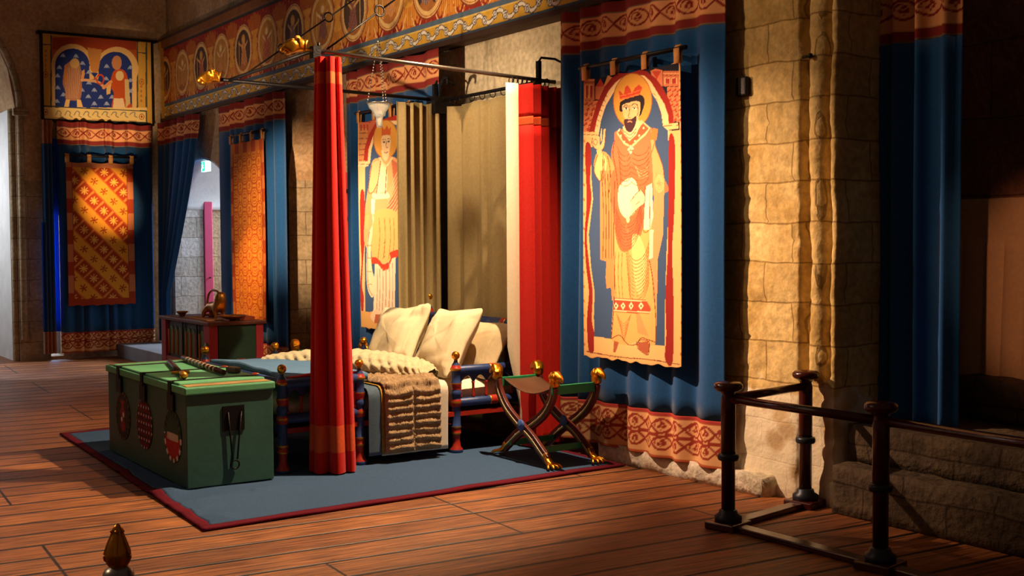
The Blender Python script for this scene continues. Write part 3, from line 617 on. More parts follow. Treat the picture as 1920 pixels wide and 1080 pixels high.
    a.line([(200, 0), (196, 300), (198, 640), (180, 880)], 1.4, BR); a.line([(400, 440), (420, 560), (436, 760), (438, 900)], 1.4, BR)
    # hanging cuff, hand on the robe
    a.poly([(375, 30), (410, 10), (418, 200), (402, 270), (366, 272)], (250, 228, 180)); a.line([(375, 30), (366, 272), (402, 270)], 1.2, BR); a.line([(398, 60), (400, 262)], 1.1, BR); a.poly([(400, 270), (420, 270), (418, 430), (398, 440)], (248, 220, 170))
    a.poly([(290, 110), (320, 70), (350, 50), (372, 80), (370, 120), (345, 145), (325, 165), (305, 190), (290, 185), (302, 150)], (244, 206, 150), True)
    a.line([(292, 112), (322, 72), (350, 52), (372, 82), (368, 124), (340, 146), (300, 190)], 1.2, BR); a.line([(322, 130), (345, 112)], 1, BR); a.ell(277, 215, 10, 18, (244, 206, 150)); a.ell(268, 250, 7, 7, (200, 120, 80)); a.ell(275, 278, 9, 12, (200, 120, 80))
    # upper body details
    a.use(1090, 120, 4.5)
    for k in range(7):
        y = 720 + k * 42; a.line([(320 + k * 6, y - 20), (350, y + 40), (400, y + 60), (430 + k * 3, y + 20)], 1.1, (150, 66, 44)); a.line([(450, y + 30), (500, y + 55), (560, y + 30), (590, y - 20)], 1.1, (150, 66, 44))
    for k in range(4): a.line([(470 + 10 * k, 860 + 20 * k), (520, 900 + 24 * k), (580, 870 + 24 * k)], 1, (236, 160, 110))
    a.line([(295, 650), (285, 760), (310, 900), (330, 1080)], 1.3, BR); a.line([(640, 690), (700, 860), (712, 960)], 1.3, BR)
    for k in range(4): a.ell(675, 1010 + 0 * k, 36 - 8 * k, 75 - 15 * k, (240 - 6 * k, 180 + 8 * k, 120), .12)
    # collar
    a.poly([(312, 585), (340, 540), (420, 640), (520, 470), (600, 540), (560, 600), (440, 710), (380, 680)], (238, 190, 130)); a.poly([(325, 580), (345, 550), (425, 655), (535, 500), (585, 545), (545, 590), (435, 690), (375, 655)], (190, 92, 56))
    for x, y in ((333, 562), (350, 605), (378, 658), (470, 650), (505, 605), (542, 542)): a.ell(x, y, 8, 9, (250, 216, 170))
    a.poly([(365, 530), (500, 470), (520, 500), (480, 600), (425, 650), (380, 600)], (238, 196, 140)); a.line([(380, 590), (430, 630), (480, 570)], 1, BR); a.line([(375, 565), (430, 600), (480, 545)], 1, BR)
    for x, y in ((418, 720), (432, 745), (448, 716), (433, 700)): a.ell(x, y, 15, 15, (246, 214, 160)); a.ell(x, y, 15, 15, BR, .15)
    # head
    a.poly([(338, 350), (360, 310), (480, 262), (530, 270), (550, 320), (530, 400), (510, 440), (490, 430), (490, 360), (370, 360), (362, 400), (340, 400)], (44, 36, 40), True)
    a.poly([(362, 350), (420, 325), (505, 320), (510, 400), (490, 470), (440, 520), (400, 500), (372, 440), (362, 390)], SK, True)
    a.poly([(376, 475), (400, 462), (425, 470), (455, 455), (480, 440), (476, 500), (450, 560), (425, 578), (395, 560), (378, 510)], (72, 44, 48), True)
    a.line([(405, 490), (425, 484), (442, 490)], 1.8, (220, 150, 110)); a.line([(425, 350), (418, 420), (412, 448), (430, 455)], 1.2, BR); a.line([(372, 362), (392, 345), (412, 360)], 1.4, (60, 40, 40)); a.line([(440, 352), (462, 335), (488, 345)], 1.4, (60, 40, 40))
    for x in (393, 463): a.ell(x, 375, 18, 11, (246, 230, 200)); a.ell(x, 376, 7, 9, (40, 30, 40)); a.line([(x - 18, 372), (x, 364), (x + 18, 372)], 1.1, BR)
    a.line([(488, 345), (495, 400), (485, 440)], 1.2, BR)
    a.poly([(342, 305), (330, 225), (352, 240), (372, 262), (385, 195), (405, 180), (425, 205), (440, 250), (470, 200), (500, 175), (528, 200), (505, 262), (420, 285)], (196, 70, 44)); a.line([(345, 300), (420, 282), (505, 255)], 2.4, (226, 120, 60)); a.line([(340, 270), (430, 250), (510, 220)], 1.2, (226, 130, 70))
    # raised right hand
    a.poly([(118, 630), (150, 608), (175, 620), (180, 690), (200, 640), (206, 560), (215, 550), (224, 565), (212, 690), (190, 730), (150, 720), (115, 680)], SK, True); a.poly([(180, 600), (188, 545), (196, 548), (196, 640), (184, 660)], SK)
    a.ell(142, 660, 18, 26, BR, .2); a.line([(118, 630), (116, 680), (150, 722), (190, 728), (214, 690), (224, 565)], 1.1, BR); a.poly([(150, 725), (195, 730), (185, 780), (160, 770)], SK)
    a.line([(160, 770), (132, 900), (190, 985), (205, 760)], 1.3, BR); a.line([(240, 780), (262, 900), (255, 1080)], 1.2, BR); a.line([(215, 800), (205, 985)], 1.1, BR)
    # sceptre
    a.line([(640, 640), (600, 780), (550, 900), (500, 1010)], 1.8, (200, 110, 60)); a.poly([(625, 540), (662, 552), (650, 640), (600, 640), (598, 600)], (214, 120, 60)); a.poly([(598, 560), (615, 600), (600, 640), (590, 610)], (214, 120, 60))
    return a.c
banner('king_banner', 'tall hanging of a bearded crowned king under an arch, beside the stone pier', 0, .805, 2.93, 7.265, 6.185, 'y', 5.60, king_art, .06, .0052,
       hem=lambda U, T: np.zeros_like(U), seed=2)

def king2_art(F, U, T, A, Z):
    X, Y = proj(F); a = Art(X, Y, (232, 178, 110)); a.use(640, 200, 4.907)
    BR = (140, 70, 46); RD = (176, 52, 36); BL = (66, 88, 122); SAL = (214, 124, 80); CR = (240, 206, 150); SK = (240, 200, 150)
    a.poly([(180, 95), (560, 60), (560, 3000), (180, 3000)], (236, 190, 126)); a.poly([(182, 100), (560, 75), (560, 500), (182, 500)], (206, 110, 74))
    a.poly([(182, 95), (300, 80), (300, 130), (182, 140)], (40, 40, 56)); a.poly([(182, 140), (220, 110), (290, 140), (290, 150)], (196, 60, 50))
    for k in range(6): a.rect(184, 200 + k * 50, 260, 240 + k * 50, (220, 146, 88)); a.line([(184, 245 + k * 50), (262, 240 + k * 50)], 1, BR)
    for k in range(3): a.rect(195 + k * 28, 165, 208 + k * 28, 220, (190, 66, 48))
    a.poly([(225, 500), (235, 380), (270, 260), (330, 150), (420, 90), (500, 80), (620, 130), (680, 300), (700, 500)], RD); a.poly([(262, 510), (270, 390), (305, 280), (350, 190), (430, 130), (520, 130), (600, 200), (650, 400), (650, 500)], CR)
    a.poly([(285, 520), (295, 400), (320, 290), (370, 200), (440, 160), (560, 170), (620, 400), (620, 3000), (240, 3000), (240, 560)], BL)
    a.rect(175, 510, 270, 550, CR); a.line([(178, 530), (268, 530)], 1, BR)
    a.use(640, 400, 4.5)
    a.poly([(180, -160), (215, -160), (220, 200), (205, 380), (190, 600), (205, 700), (200, 820), (182, 830), (170, 640), (188, 420), (180, 200)], RD, True)
    a.poly([(165, 820), (520, 850), (560, 1020), (165, 1000)], (232, 170, 96)); a.line([(165, 960), (300, 978), (520, 985)], 1.4, BR)
    a.use(640, 200, 4.907); a.ell(422, 300, 112, 180, (180, 100, 50)); a.ell(422, 300, 106, 172, (226, 158, 70))
    a.poly([(300, 520), (360, 470), (480, 460), (540, 520), (570, 760), (560, 1300), (260, 1300), (240, 1000), (270, 740)], (232, 168, 110), True)
    a.poly([(300, 540), (380, 500), (385, 620), (330, 780), (275, 770)], (240, 190, 130), True); a.line([(300, 540), (272, 770), (320, 780), (378, 640)], 1.3, BR)
    a.poly([(380, 540), (430, 560), (430, 760), (390, 790), (350, 780)], (246, 216, 170), True)
    a.poly([(470, 480), (540, 530), (570, 900), (440, 1040), (415, 980), (500, 760)], (206, 110, 74))
    for k in range(9): a.line([(545, 560 + 45 * k), (490, 680 + 42 * k), (440, 800 + 30 * k)], 1.6, (240, 180, 130))
    a.poly([(310, 800), (400, 800), (440, 790), (450, 840), (330, 850)], (250, 226, 180), True); a.poly([(300, 850), (335, 850), (330, 990), (300, 980)], (252, 236, 200))
    a.line([(370, 470), (420, 550), (480, 470)], 3, (244, 206, 150)); a.line([(378, 500), (345, 800)], 1.1, BR); a.line([(430, 560), (420, 800)], 1.1, BR)
    a.poly([(385, 280), (450, 255), (465, 330), (450, 420), (415, 450), (390, 400)], SK, True); a.poly([(385, 400), (412, 410), (450, 395), (446, 460), (420, 500), (392, 460)], (246, 214, 160), True); a.poly([(383, 265), (385, 180), (410, 215), (430, 170), (450, 210), (470, 180), (462, 260)], (206, 96, 50))
    a.ell(406, 325, 10, 8, (70, 60, 90)); a.ell(448, 322, 9, 8, (70, 60, 90)); a.line([(395, 305), (410, 298), (420, 306)], 1.2, BR); a.line([(438, 300), (450, 296), (460, 304)], 1.2, BR); a.line([(428, 320), (424, 370), (436, 376)], 1, BR); a.line([(410, 420), (425, 425), (440, 418)], 1.5, (160, 70, 60))
    a.use(640, 400, 4.5)
    a.poly([(305, 0), (480, 0), (500, 300), (480, 370), (400, 420), (370, 430), (320, 400), (285, 400)], (238, 178, 104), True)
    for x in (340, 380, 420, 450): a.line([(x, 40), (x + 8, 200), (x - 4, 380)], 1.1, (196, 120, 66))
    for y in (250, 290, 330, 365): a.ell(383, y, 5, 5, (170, 90, 60))
    a.poly([(284, 372), (320, 372), (350, 400), (375, 430), (410, 420), (430, 380), (425, 330), (490, 310), (488, 365), (440, 390), (410, 470), (380, 485), (350, 470), (330, 425), (285, 425)], (200, 66, 40), True)
    a.poly([(312, 425), (335, 425), (375, 485), (410, 475), (440, 380), (470, 370), (465, 830), (300, 850), (305, 700)], (244, 214, 176))
    for x in (330, 350, 372, 395, 420, 445): a.line([(x, 470 if x < 400 else 420), (x + 3, 640), (x - 2, 820)], 1.2, (200, 140, 110))
    a.poly([(285, 0), (300, 60), (262, 160), (240, 280), (240, 600), (295, 710), (312, 560), (290, 480), (275, 300), (290, 150)], (246, 216, 170), True); a.line([(262, 160), (248, 280), (250, 590), (290, 690)], 1.6, (190, 130, 100))
    for y in (270, 380, 490, 600): a.line([(240, y), (285, y)], 1.4, (190, 130, 100))
    a.poly([(225, 20), (262, 10), (250, 130), (225, 130)], (240, 180, 110)); a.poly([(272, 870), (300, 820), (340, 820), (360, 860), (320, 920), (290, 900)], (240, 200, 160), True); a.poly([(320, 850), (362, 850), (335, 930), (308, 920)], (190, 100, 66))
    return a.c
banner('king_banner', 'tall hanging of a haloed king, half hidden by the tan bed curtain', 0, .81, 2.93, 11.075, 9.98, 'y', 5.60, king2_art, .06, .0075, seed=5)

def ring_art(F, U, T, A, Z):
    c = np.zeros(U.shape + (3,)); c[:] = (228, 146, 52); RDK = (184, 76, 30)
    s = np.abs(A - 14.66); t = 2.96 - Z; P, Q = .30, .285
    def rings(ox, oy, r1, cross):
        x = ((s - ox) / P) % 1 * P - P / 2; z = ((t - oy) / Q) % 1 * Q - Q / 2; d = np.hypot(x, z); m = (np.abs(d - r1) < .009) | (np.abs(d - r1 * .72) < .006)
        if cross: m |= ((np.abs(x) < .008) & (d < r1 * .5)) | ((np.abs(z) < .008) & (d < r1 * .5)); m |= (np.abs(d - r1 * .45) < .006)
        else: m |= (d < r1 * .42) & (np.sin(6 * np.arctan2(z, x)) > -.2)
        return m
    c[rings(0, 0, .118, True)] = RDK; c[rings(P / 2, Q / 2, .095, False)] = RDK
    b = (U < .07) | (U > .93) | (T > .965); c[b] = (206, 116, 54); c[b & ((Z * 3.2) % 1 < .5)] = (176, 74, 34); c[(np.abs(U - .075) < .008) | (np.abs(U - .925) < .008)] = (170, 70, 34)
    c[T > .93] = np.where((((U * 4) % 1) < .5)[T > .93][:, None], (214, 120, 60), (184, 80, 40))
    return c
banner('patterned_banner', 'narrow orange hanging patterned with linked rings, left of the red bed curtain', 0, .74, 2.96, 14.66, 13.60, 'y', 5.60, ring_art, .05, .0105, seed=3)

def star_art(F, U, T, A, Z):
    c = np.zeros(U.shape + (3,)); c[:] = (226, 156, 52); RD_ = (164, 62, 30)
    x = A - 4.315; t = 2.84 - Z; k = 1.457 * .200; a1 = (x + 1.06 * t) / k + .25; b1 = (t - 1.06 * x) / k + 400.1
    fa = a1 % 1 - .5; fb = b1 % 1 - .5; red = np.floor(b1).astype(int) % 2 == 0; d = np.hypot(fa, fb); th = np.arctan2(fb, fa)
    star = d < .20 + .13 * np.cos(8 * th); st6 = d < .17 + .13 * np.cos(6 * th)
    c[red] = RD_; c[red & star] = (236, 180, 84); c[red & (np.abs(fa) > .43)] = (216, 130, 60); c[(~red) & st6] = (152, 56, 28); c[np.abs(fb) > .455] = (196, 96, 44)
    e = (U < .085) | (U > .91) | (T < .045) | (T > .96); c[e] = (198, 122, 80); c[e & ((Z * 2.2 + .3) % 1 < .45)] = (164, 62, 36); c[(np.abs(U - .088) < .006) | (np.abs(U - .907) < .006)] = (150, 60, 36)
    return c
banner('patterned_banner', 'orange hanging with a diagonal lattice of stars on the far end wall', 0, .79, 2.88, 4.315, 5.275, 'x', YE - .26, star_art, .06, .009, seed=4,
       hem=lambda U, T: .0 * U)

def tap_art(F):
    X, Y = proj(F); a = Art(X, Y, (206, 156, 66)); a.use(0, 60, 4.5); BLK = (70, 74, 66); RD = (164, 70, 36); BL = (38, 54, 120); CR = (226, 180, 112)
    a.rect(430, 40, 1160, 640, (176, 86, 40)); a.line([(345, 10), (345, 745)], 3, BLK, False); a.line([(1235, 95), (1235, 770)], 3, BLK, False)
    for x in (430, 1160): a.line([(x, 30), (x, 740)], 2.4, BLK, False)
    a.rect(445, 50, 1148, 150, (158, 62, 34)); a.line([(345, 105), (425, 108)], 2, BLK, False); a.line([(1160, 172), (1232, 180)], 2, BLK, False)
    for cx, rx, ty, by, x0, x1 in ((610, 155, 130, 640, 460, 770), (985, 160, 155, 655, 828, 1130)):
        a.ell(cx, by - (by - ty) + 155, rx + 22, 185, CR); a.rect(x0 - 22, ty + 150, x1 + 22, by, CR)
    for cx, rx, ty, by in ((610, 145, 145, 640), (972, 142, 172, 650)):
        a.ell(cx, ty + 135, rx, 140, BL); a.rect(cx - rx, ty + 130, cx + rx, by, BL)
    a.poly([(700, 400), (880, 400), (880, 650), (700, 640)], BL); a.poly([(735, 130), (860, 150), (830, 330), (795, 360), (765, 320)], (196, 130, 66)); a.poly([(760, 340), (830, 345), (800, 385)], BL)
    for x, y in ((530, 200), (640, 205), (500, 300), (485, 370), (485, 470), (535, 530), (480, 585), (695, 265), (750, 340), (750, 430), (690, 490), (745, 545), (795, 490), (850, 550), (795, 605), (900, 605), (900, 290), (895, 395), (1100, 410), (1100, 300), (945, 550), (560, 420), (1105, 500)):
        a.ell(x, y, 15, 13, (150, 160, 190)); a.line([(x - 20, y + 12), (x, y - 16), (x + 20, y + 12)], 1.4, (150, 160, 190))
    a.poly([(585, 250), (640, 235), (675, 280), (690, 400), (690, 480), (670, 570), (560, 570), (550, 500), (530, 430), (545, 300)], (170, 116, 84), True)
    for k in range(8): a.line([(560 + 14 * k, 300), (556 + 16 * k, 420), (562 + 13 * k, 560)], .9, (206, 150, 112))
    a.ell(630, 265, 40, 42, (206, 160, 100)); a.poly([(545, 280), (560, 270), (565, 400), (540, 450)], (196, 120, 60)); a.poly([(690, 330), (712, 315), (716, 350), (700, 420), (682, 420)], (216, 150, 90)); a.poly([(555, 570), (590, 570), (580, 635), (540, 635)], CR); a.poly([(650, 570), (680, 570), (700, 635), (650, 635)], CR)
    a.line([(690, 405), (760, 410), (830, 425), (880, 465)], 5, (216, 160, 110)); a.ell(845, 400, 36, 46, (200, 70, 40), .3)
    a.poly([(960, 330), (1040, 320), (1080, 400), (1090, 560), (1110, 640), (1000, 655), (940, 640), (960, 520), (930, 450)], (190, 80, 34), True); a.ell(985, 260, 42, 60, (196, 130, 84)); a.ell(1010, 370, 34, 42, (226, 190, 130)); a.poly([(1050, 400), (1085, 400), (1100, 600), (1060, 640)], (206, 176, 120)); a.poly([(960, 560), (1040, 560), (1060, 660), (950, 660)], (232, 196, 150))
    a.poly([(940, 410), (930, 520), (900, 530), (900, 460)], (226, 180, 110)); a.line([(875, 470), (935, 420)], 6, (220, 150, 90))
    a.rect(345, 638, 1240, 770, (232, 196, 122)); a.line([(345, 622), (640, 640), (1235, 668)], 2, BLK, False); 
    for k in range(9): x = 470 + k * 78; a.line([(x, 700), (x + 20, 665 + k * 2), (x + 45, 680), (x + 40, 706), (x + 62, 720)], 1.6, (120, 120, 110))
    a.line([(450, 725), (1150, 752)], 1, (190, 140, 90), False)
    for x, y in ((385, 360), (385, 675), (1195, 715), (1195, 420)): a.ell(x, y, 22, 26, RD, .22); a.ell(x, y, 9, 11, RD)
    for y in range(420, 620, 40): a.ell(1192, y, 8, 12, (170, 110, 50)); a.ell(385, y - 260, 8, 12, (170, 110, 50))
    a.line([(345, 622), (345, 745), (1235, 772), (1235, 668)], 2.4, BLK, False); a.line([(345, 742), (1240, 768)], 4, (60, 64, 56), False)
    return a.c
tr = empty('arcade_tapestry', (0, 0, 0), 'framed painting of two robed figures on starry blue, high on the far wall', 'wall hanging')
Uu, Zz = np.meshgrid(np.linspace(4.06, 5.64, 230), np.linspace(3.49, 4.71, 190)); V = np.stack([Uu, np.full_like(Uu, YE - .10), Zz], -1); grid('painted_cloth', V, PAINT, tr, tap_art(V), .004)
m = MB(); m.box(4.0, 5.72, YE - .13, YE - .001, 4.71, 4.745); m.build('frame_rail', IRON, tr); m = MB(); m.box(4.06, 5.66, YE - .11, YE - .001, 3.46, 3.49); m.build('frame_rail', IRON, tr)
for x in (4.06, 5.64):
    m = MB(); m.box(x - .012, x + .012, YE - .11, YE - .001, 3.49, 4.71); m.build('frame_rail', IRON, tr)

# ------------------------------------------------------------------ RUG
def rug():
    c0, c1, c2, c3 = map(np.array, ((2.37, 6.76), (5.66, 6.88), (5.62, 10.9), (2.55, 10.97)))
    n = 150; u = np.linspace(0, 1, n); V_, U_ = np.meshgrid(u, u, indexing='ij')
    P = ((1 - U_) * (1 - V_))[..., None] * c0 + (U_ * (1 - V_))[..., None] * c1 + (U_ * V_)[..., None] * c2 + ((1 - U_) * V_)[..., None] * c3
    Z = np.full(U_.shape, .012)
    for i in range(n):
        for j in range(n):
            x, y = P[i, j]; e = max(0, 1 - abs(x - 2.55) / .22) * (1 if 6.9 < y < 10 else 0)
            Z[i, j] += .012 * max(0, noise.noise(Vector((x * 2.2, y * 2.2, 1)))) + e * .03 * max(0, noise.noise(Vector((x * 3, y * 5.5, 4)))) * 2
            if 7.2 < y < 7.75 and 3.0 < x < 4.0: Z[i, j] += .016 * math.exp(-((y - 7.62 - .12 * (x - 3.2)) / .035) ** 2)
    rt = empty('rug', (0, 0, 0), 'large blue-grey felt rug with a crimson border under the bed and chest', 'rug')
    V = np.concatenate([P, Z[..., None]], -1); b = 3
    grid('rug_field', V[b:-b, b:-b], RUG, rt, None, .012)
    for nm, sl in (('rug_border', V[:b + 1]), ('rug_border', V[-b - 1:]), ('rug_border', V[b:-b, :b + 1]), ('rug_border', V[b:-b, -b - 1:])): grid(nm, sl, RUGB, rt, None, .012)
rug()

# ------------------------------------------------------------------ BED
bed = empty('canopy_bed', (4.5, 8.85, 0), 'low blue and red painted bed with gold ball posts standing on the rug', 'bed')
bed.location = (0, 0, 0)
def bedpost(x, y, h=.81, zb=.015):
    k = (h - .05) / .76; m = MB()
    pr = [(.045, 0), (.05, .015), (.05, .03), (.034, .05), (.026, .10), (.03, .15), (.036, .155), (.036, .165), (.034, .167), (.034, .2), (.038, .205), (.038, .215), (.033, .22), (.033, .37), (.04, .38), (.042, .40), (.042, .415), (.034, .43), (.030, .445), (.036, .455), (.042, .475), (.036, .495), (.03, .505), (.034, .52), (.040, .55), (.040, .56), (.034, .57), (.034, .655), (.042, .66), (.042, .675), (.036, .68), (.030, .70), (.016, .725), (.013, .74), (.016, .75)]
    mt = {0: 0, 1: 0, 2: 1, 3: 1, 4: 1, 5: 2, 6: 2, 7: 1, 8: 1, 9: 2, 10: 2, 11: 0, 12: 0, 13: 1, 14: 1, 15: 2, 16: 1, 17: 0, 18: 0, 19: 0, 20: 0, 21: 0, 22: 1, 23: 1, 24: 2, 25: 0, 26: 0, 27: 2, 28: 2, 29: 1, 30: 1, 31: 0, 32: 0, 33: 2, 34: 2}
    m.lathe([(r * 1.08, z * k) for r, z in pr], (x, y, zb), 20, mats=[mt[i] for i in range(len(pr))])
    o = m.build('bed_post', [BPAINT, RPAINT, GOLDP], bed)
    q = MB(); q.ball((x, y, zb + h - .035), .034); q.build('ball_finial', GOLD, o)
FX, MX, NX, HX = 3.42, 4.04, 4.89, 5.58; NY, FY = 8.05, 9.65
for x, y, h in ((FX, NY, .80), (MX, NY, .80), (NX, NY, .81), (FX, FY, .82), (MX, FY, .82), (NX, FY, .82), (HX, NY, 1.20), (HX, FY, 1.20)): bedpost(x, y, h)
def rail(a, b, bands=(.5,), r=.036, nm='side_rail'):
    a, b = Vector(a), Vector(b); L = (b - a).length; m = MB(); cuts = [(0, L, 0)]
    pr = [(r * .8, 0), (r, .015)]; mt = [0, 0]
    for f in bands:
        c = f * L; pr += [(r, c - .035), (r * 1.08, c - .034), (r * 1.08, c - .026), (r * 1.08, c + .026), (r * 1.08, c + .034), (r, c + .035)]; mt += [0, 2, 2, 1, 2, 2][0:0] + [2, 2, 1, 2, 2, 0]
        mt[-7] = 0
    pr += [(r, L - .015), (r * .8, L)]; mt += [0, 0]
    m.lathe(pr, a, 16, b - a, mats=mt[:len(pr)]); return m.build(nm, [BPAINT, RPAINT, GOLDP], bed)
def gallery(x0, x1, y):
    rail((x0, y, .672), (x1, y, .672)); rail((x0, y, .415), (x1, y, .415))
    n = 5; p = (x1 - x0 - .08) / n
    for k in range(n + 1):
        xx = x0 + .04 + p * k; m = MB(); m.lathe([(.012, .45), (.016, .46), (.010, .48), (.011, .56), (.016, .575)], (xx, y, 0), 10); m.build('arcade_column', RPAINT, bed)
    m = MB(); s = 10
    for k in range(n):
        xa = x0 + .04 + p * k; pts = [(xa + p * i / s, .57 + .055 * math.sin(PI * i / s)) for i in range(s + 1)]
        m.prism([(xa, .64)] + pts + [(xa + p, .64)], y - .01, y + .01, lambda a, b, h: (a, h, b))
    m.build('arcade_panel', BPAINT, bed)
gallery(NX, HX, NY); gallery(FX, MX, NY); gallery(FX, MX, FY); gallery(NX, HX, FY)
rail((FX, NY, .672), (FX, FY, .672), (.3, .7), nm='foot_rail'); rail((FX, NY, .34), (FX, FY, .34), (.3, .7), nm='foot_rail')
rail((HX, NY, 1.0), (HX, FY, 1.0), (.2, .5, .8), .042, 'head_rail'); rail((HX, NY, .60), (HX, FY, .60), (.5,), .036, 'head_rail')
m = MB(); m.box(HX - .015, HX + .015, NY + .03, FY - .03, .62, .97); m.cur = 1
for k in range(9): y = NY + .15 + k * (FY - NY - .3) / 8; m.box(HX - .025, HX - .014, y - .012, y + .012, .62, .97)
for k in range(8): y = NY + .15 + (k + .5) * (FY - NY - .3) / 8; m.cur = 2; m.box(HX - .022, HX - .014, y - .06, y + .06, .90, .95)
m.build('headboard_panel', [BPAINT, RPAINT, mat('mauve_paint', (120, 66, 84), .5)], bed)
m = MB(); m.box(FX, HX, NY - .02, NY + .02, .31, .345); m.build('bed_base_rail', RPAINT, bed); m = MB(); m.box(FX, HX, FY - .02, FY + .02, .31, .345); m.build('bed_base_rail', RPAINT, bed)
m = MB(); m.box(FX + .02, HX - .02, NY + .03, FY - .03, .30, .335); m.build('bed_slats', WOODT, bed)

def blob(name, c, dims, m, parent=None, ex=.35, n=40, rot=None, wr=.0, seed=0, corner=0., flatz=False):
    """soft cushion: superellipse outline, pinched corners"""
    V = np.zeros((n + 1, n * 2, 3))
    for i in range(n + 1):
        t = -PI / 2 + PI * i / n
        for j in range(2 * n):
            p = 2 * PI * j / (2 * n); sg = lambda v, e: math.copysign(abs(v) ** e, v)
            x = sg(math.cos(p), ex) * sg(math.cos(t), .45 if not flatz else .3); y = sg(math.sin(p), ex) * sg(math.cos(t), .45 if not flatz else .3); z = math.sin(t)
            z *= (1 - .55 * abs(x) ** 3.2) * (1 - .55 * abs(y) ** 3.2) if not flatz else 1
            q = 1 + corner * (abs(x) * abs(y)) ** 2 - .05 * (1 - abs(x * y)) * (1 if max(abs(x), abs(y)) > .8 else 0)
            v = Vector((x * q * dims[0] / 2, y * q * dims[1] / 2, z * dims[2] / 2))
            if wr:
                w_ = noise.noise(Vector((v.x * 4, v.y * 14, seed + v.z))) * wr + wr * .8 * noise.noise(Vector((v.x * 9, v.y * 6 + v.x * 8, seed + 3)))
                v.z += w_ * (1 if z > 0 else .5)
            if rot: v = rot @ v
            V[i, j] = Vector(c) + v
    return grid(name, V, m, parent, closed_u=True)
o = blob('mattress', (4.50, 8.85, .46), (2.1, 1.50, .24), SHEET, ex=.12, flatz=True, wr=.004); tag(o, 'thick pale linen mattress lying inside the bed frame', 'mattress')
def rotm(tilt, yaw, roll=0): return Matrix.Rotation(yaw, 3, 'Z') @ Matrix.Rotation(tilt, 3, 'Y') @ Matrix.Rotation(roll, 3, 'Z')
GP = 'linen bed pillows'
o = blob('pillow', (4.965, 9.17, .855), (.60, .66, .24), PILLOW, ex=.2, rot=rotm(math.radians(-60), math.radians(6), math.radians(6)), wr=.028, seed=3, corner=.10); tag(o, 'plump pale linen pillow propped against the headboard, the left of two upright', 'pillow', GP)
o = blob('pillow', (5.04, 8.45, .855), (.62, .66, .25), PILLOW, ex=.2, rot=rotm(math.radians(-58), math.radians(-2), math.radians(4)), wr=.028, seed=9, corner=.10); tag(o, 'plump pale linen pillow leaning right, the nearer upright one by the gold ball post', 'pillow', GP)
o = blob('bolster_pillow', (5.34, 8.50, .79), (.50, .86, .24), mat('bolster_linen', (196, 172, 134), .95, 0, .3, 160, .08, .1), ex=.25, rot=rotm(math.radians(-62), 0), wr=.016, seed=15, corner=.05); tag(o, 'brownish linen bolster behind the right pillow against the headboard', 'pillow', GP)

def drape(name, x0, x1, ytop, yedge, ztop, zbot, m, label, cat, nx=80, rib=None, wob=.012, seed=0, thick=.008, off=0., skew=0., n2=70):
    """cloth lying on the bed and falling over its near edge"""
    path = []; rad = .07
    L1 = ytop - (yedge + rad); L2 = rad * PI / 2; L3 = ztop - rad - zbot; T = L1 + L2 + L3
    V = np.zeros((n2, nx, 3)); ss = np.linspace(0, T, n2)
    for i, s in enumerate(ss):
        if s < L1: y, z, ny, nz = ytop - s, ztop, 0, 1
        elif s < L1 + L2: a = (s - L1) / rad; y, z, ny, nz = yedge + rad - rad * math.sin(a), ztop - rad + rad * math.cos(a), -math.sin(a), math.cos(a)
        else: y, z, ny, nz = yedge, ztop - rad - (s - L1 - L2), -1, 0
        for j in range(nx):
            u = j / (nx - 1); x = x0 + (x1 - x0) * u + skew * (s / T)
            d = off + wob * noise.noise(Vector((x * 5, s * 1.6, seed))) + (.014 * math.sin(x * 42 + seed) * max(0, (s - L1) / T) if not rib else rib(u, s))
            V[i, j] = (x, y + ny * d, z + nz * d + .01 * noise.noise(Vector((x * 3, s * 3, seed + 7))))
    return V
o = grid('bed_sheet', drape('s', 4.22, 4.80, 9.4, 7.985, .600, .075, SHEET, '', '', skew=-.03, seed=2, n2=60), SHEET, None, None, .006); tag(o, 'white linen sheet hanging over the near side of the bed by the fur', 'sheet')
o = grid('blanket', drape('b', 4.07, 4.26, 9.3, 7.975, .600, .085, RUG, '', '', seed=4, skew=.01, n2=60), mat('grey_blue_blanket', (78, 96, 112), .9, 0, .3, 200, .1), None, None, .008)
bl = tag(o, 'grey-blue blanket edge beside the fur throw, hanging behind the middle post', 'blanket')
grid('gold_trim', drape('b', 4.165, 4.20, 9.2, 7.965, .612, .09, RUG, '', '', seed=4, skew=.02, n2=60), mat('gold_braid', (186, 140, 50), .7, .2, .6, 200, .3), bl, None, .006)
def furrib(u, s):
    p = .060; f = ((s + .012 * noise.noise(Vector((u * 4, s * 5, 8)))) / p) % 1; g = 1 - abs(math.cos(PI * f)) ** 1.6; mid = 1 - math.exp(-((u - .5) / .035) ** 2); ed = min(1, u / .04, (1 - u) / .04)
    return (.012 + .028 * g * mid * (.8 + .6 * noise.noise(Vector((u * 7, s * 9, 2))))) * ed + .009 * noise.noise(Vector((u * 50, s * 90, 1))) + .005
o = grid('fur_throw', drape('f', 4.18, 4.66, 9.2, 7.955, .625, .095, FUR, '', '', nx=130, rib=furrib, seed=6, skew=.03, n2=260), FUR, None, None, .01); tag(o, 'ribbed pale brown fur throw falling over the near side of the bed', 'fur throw')
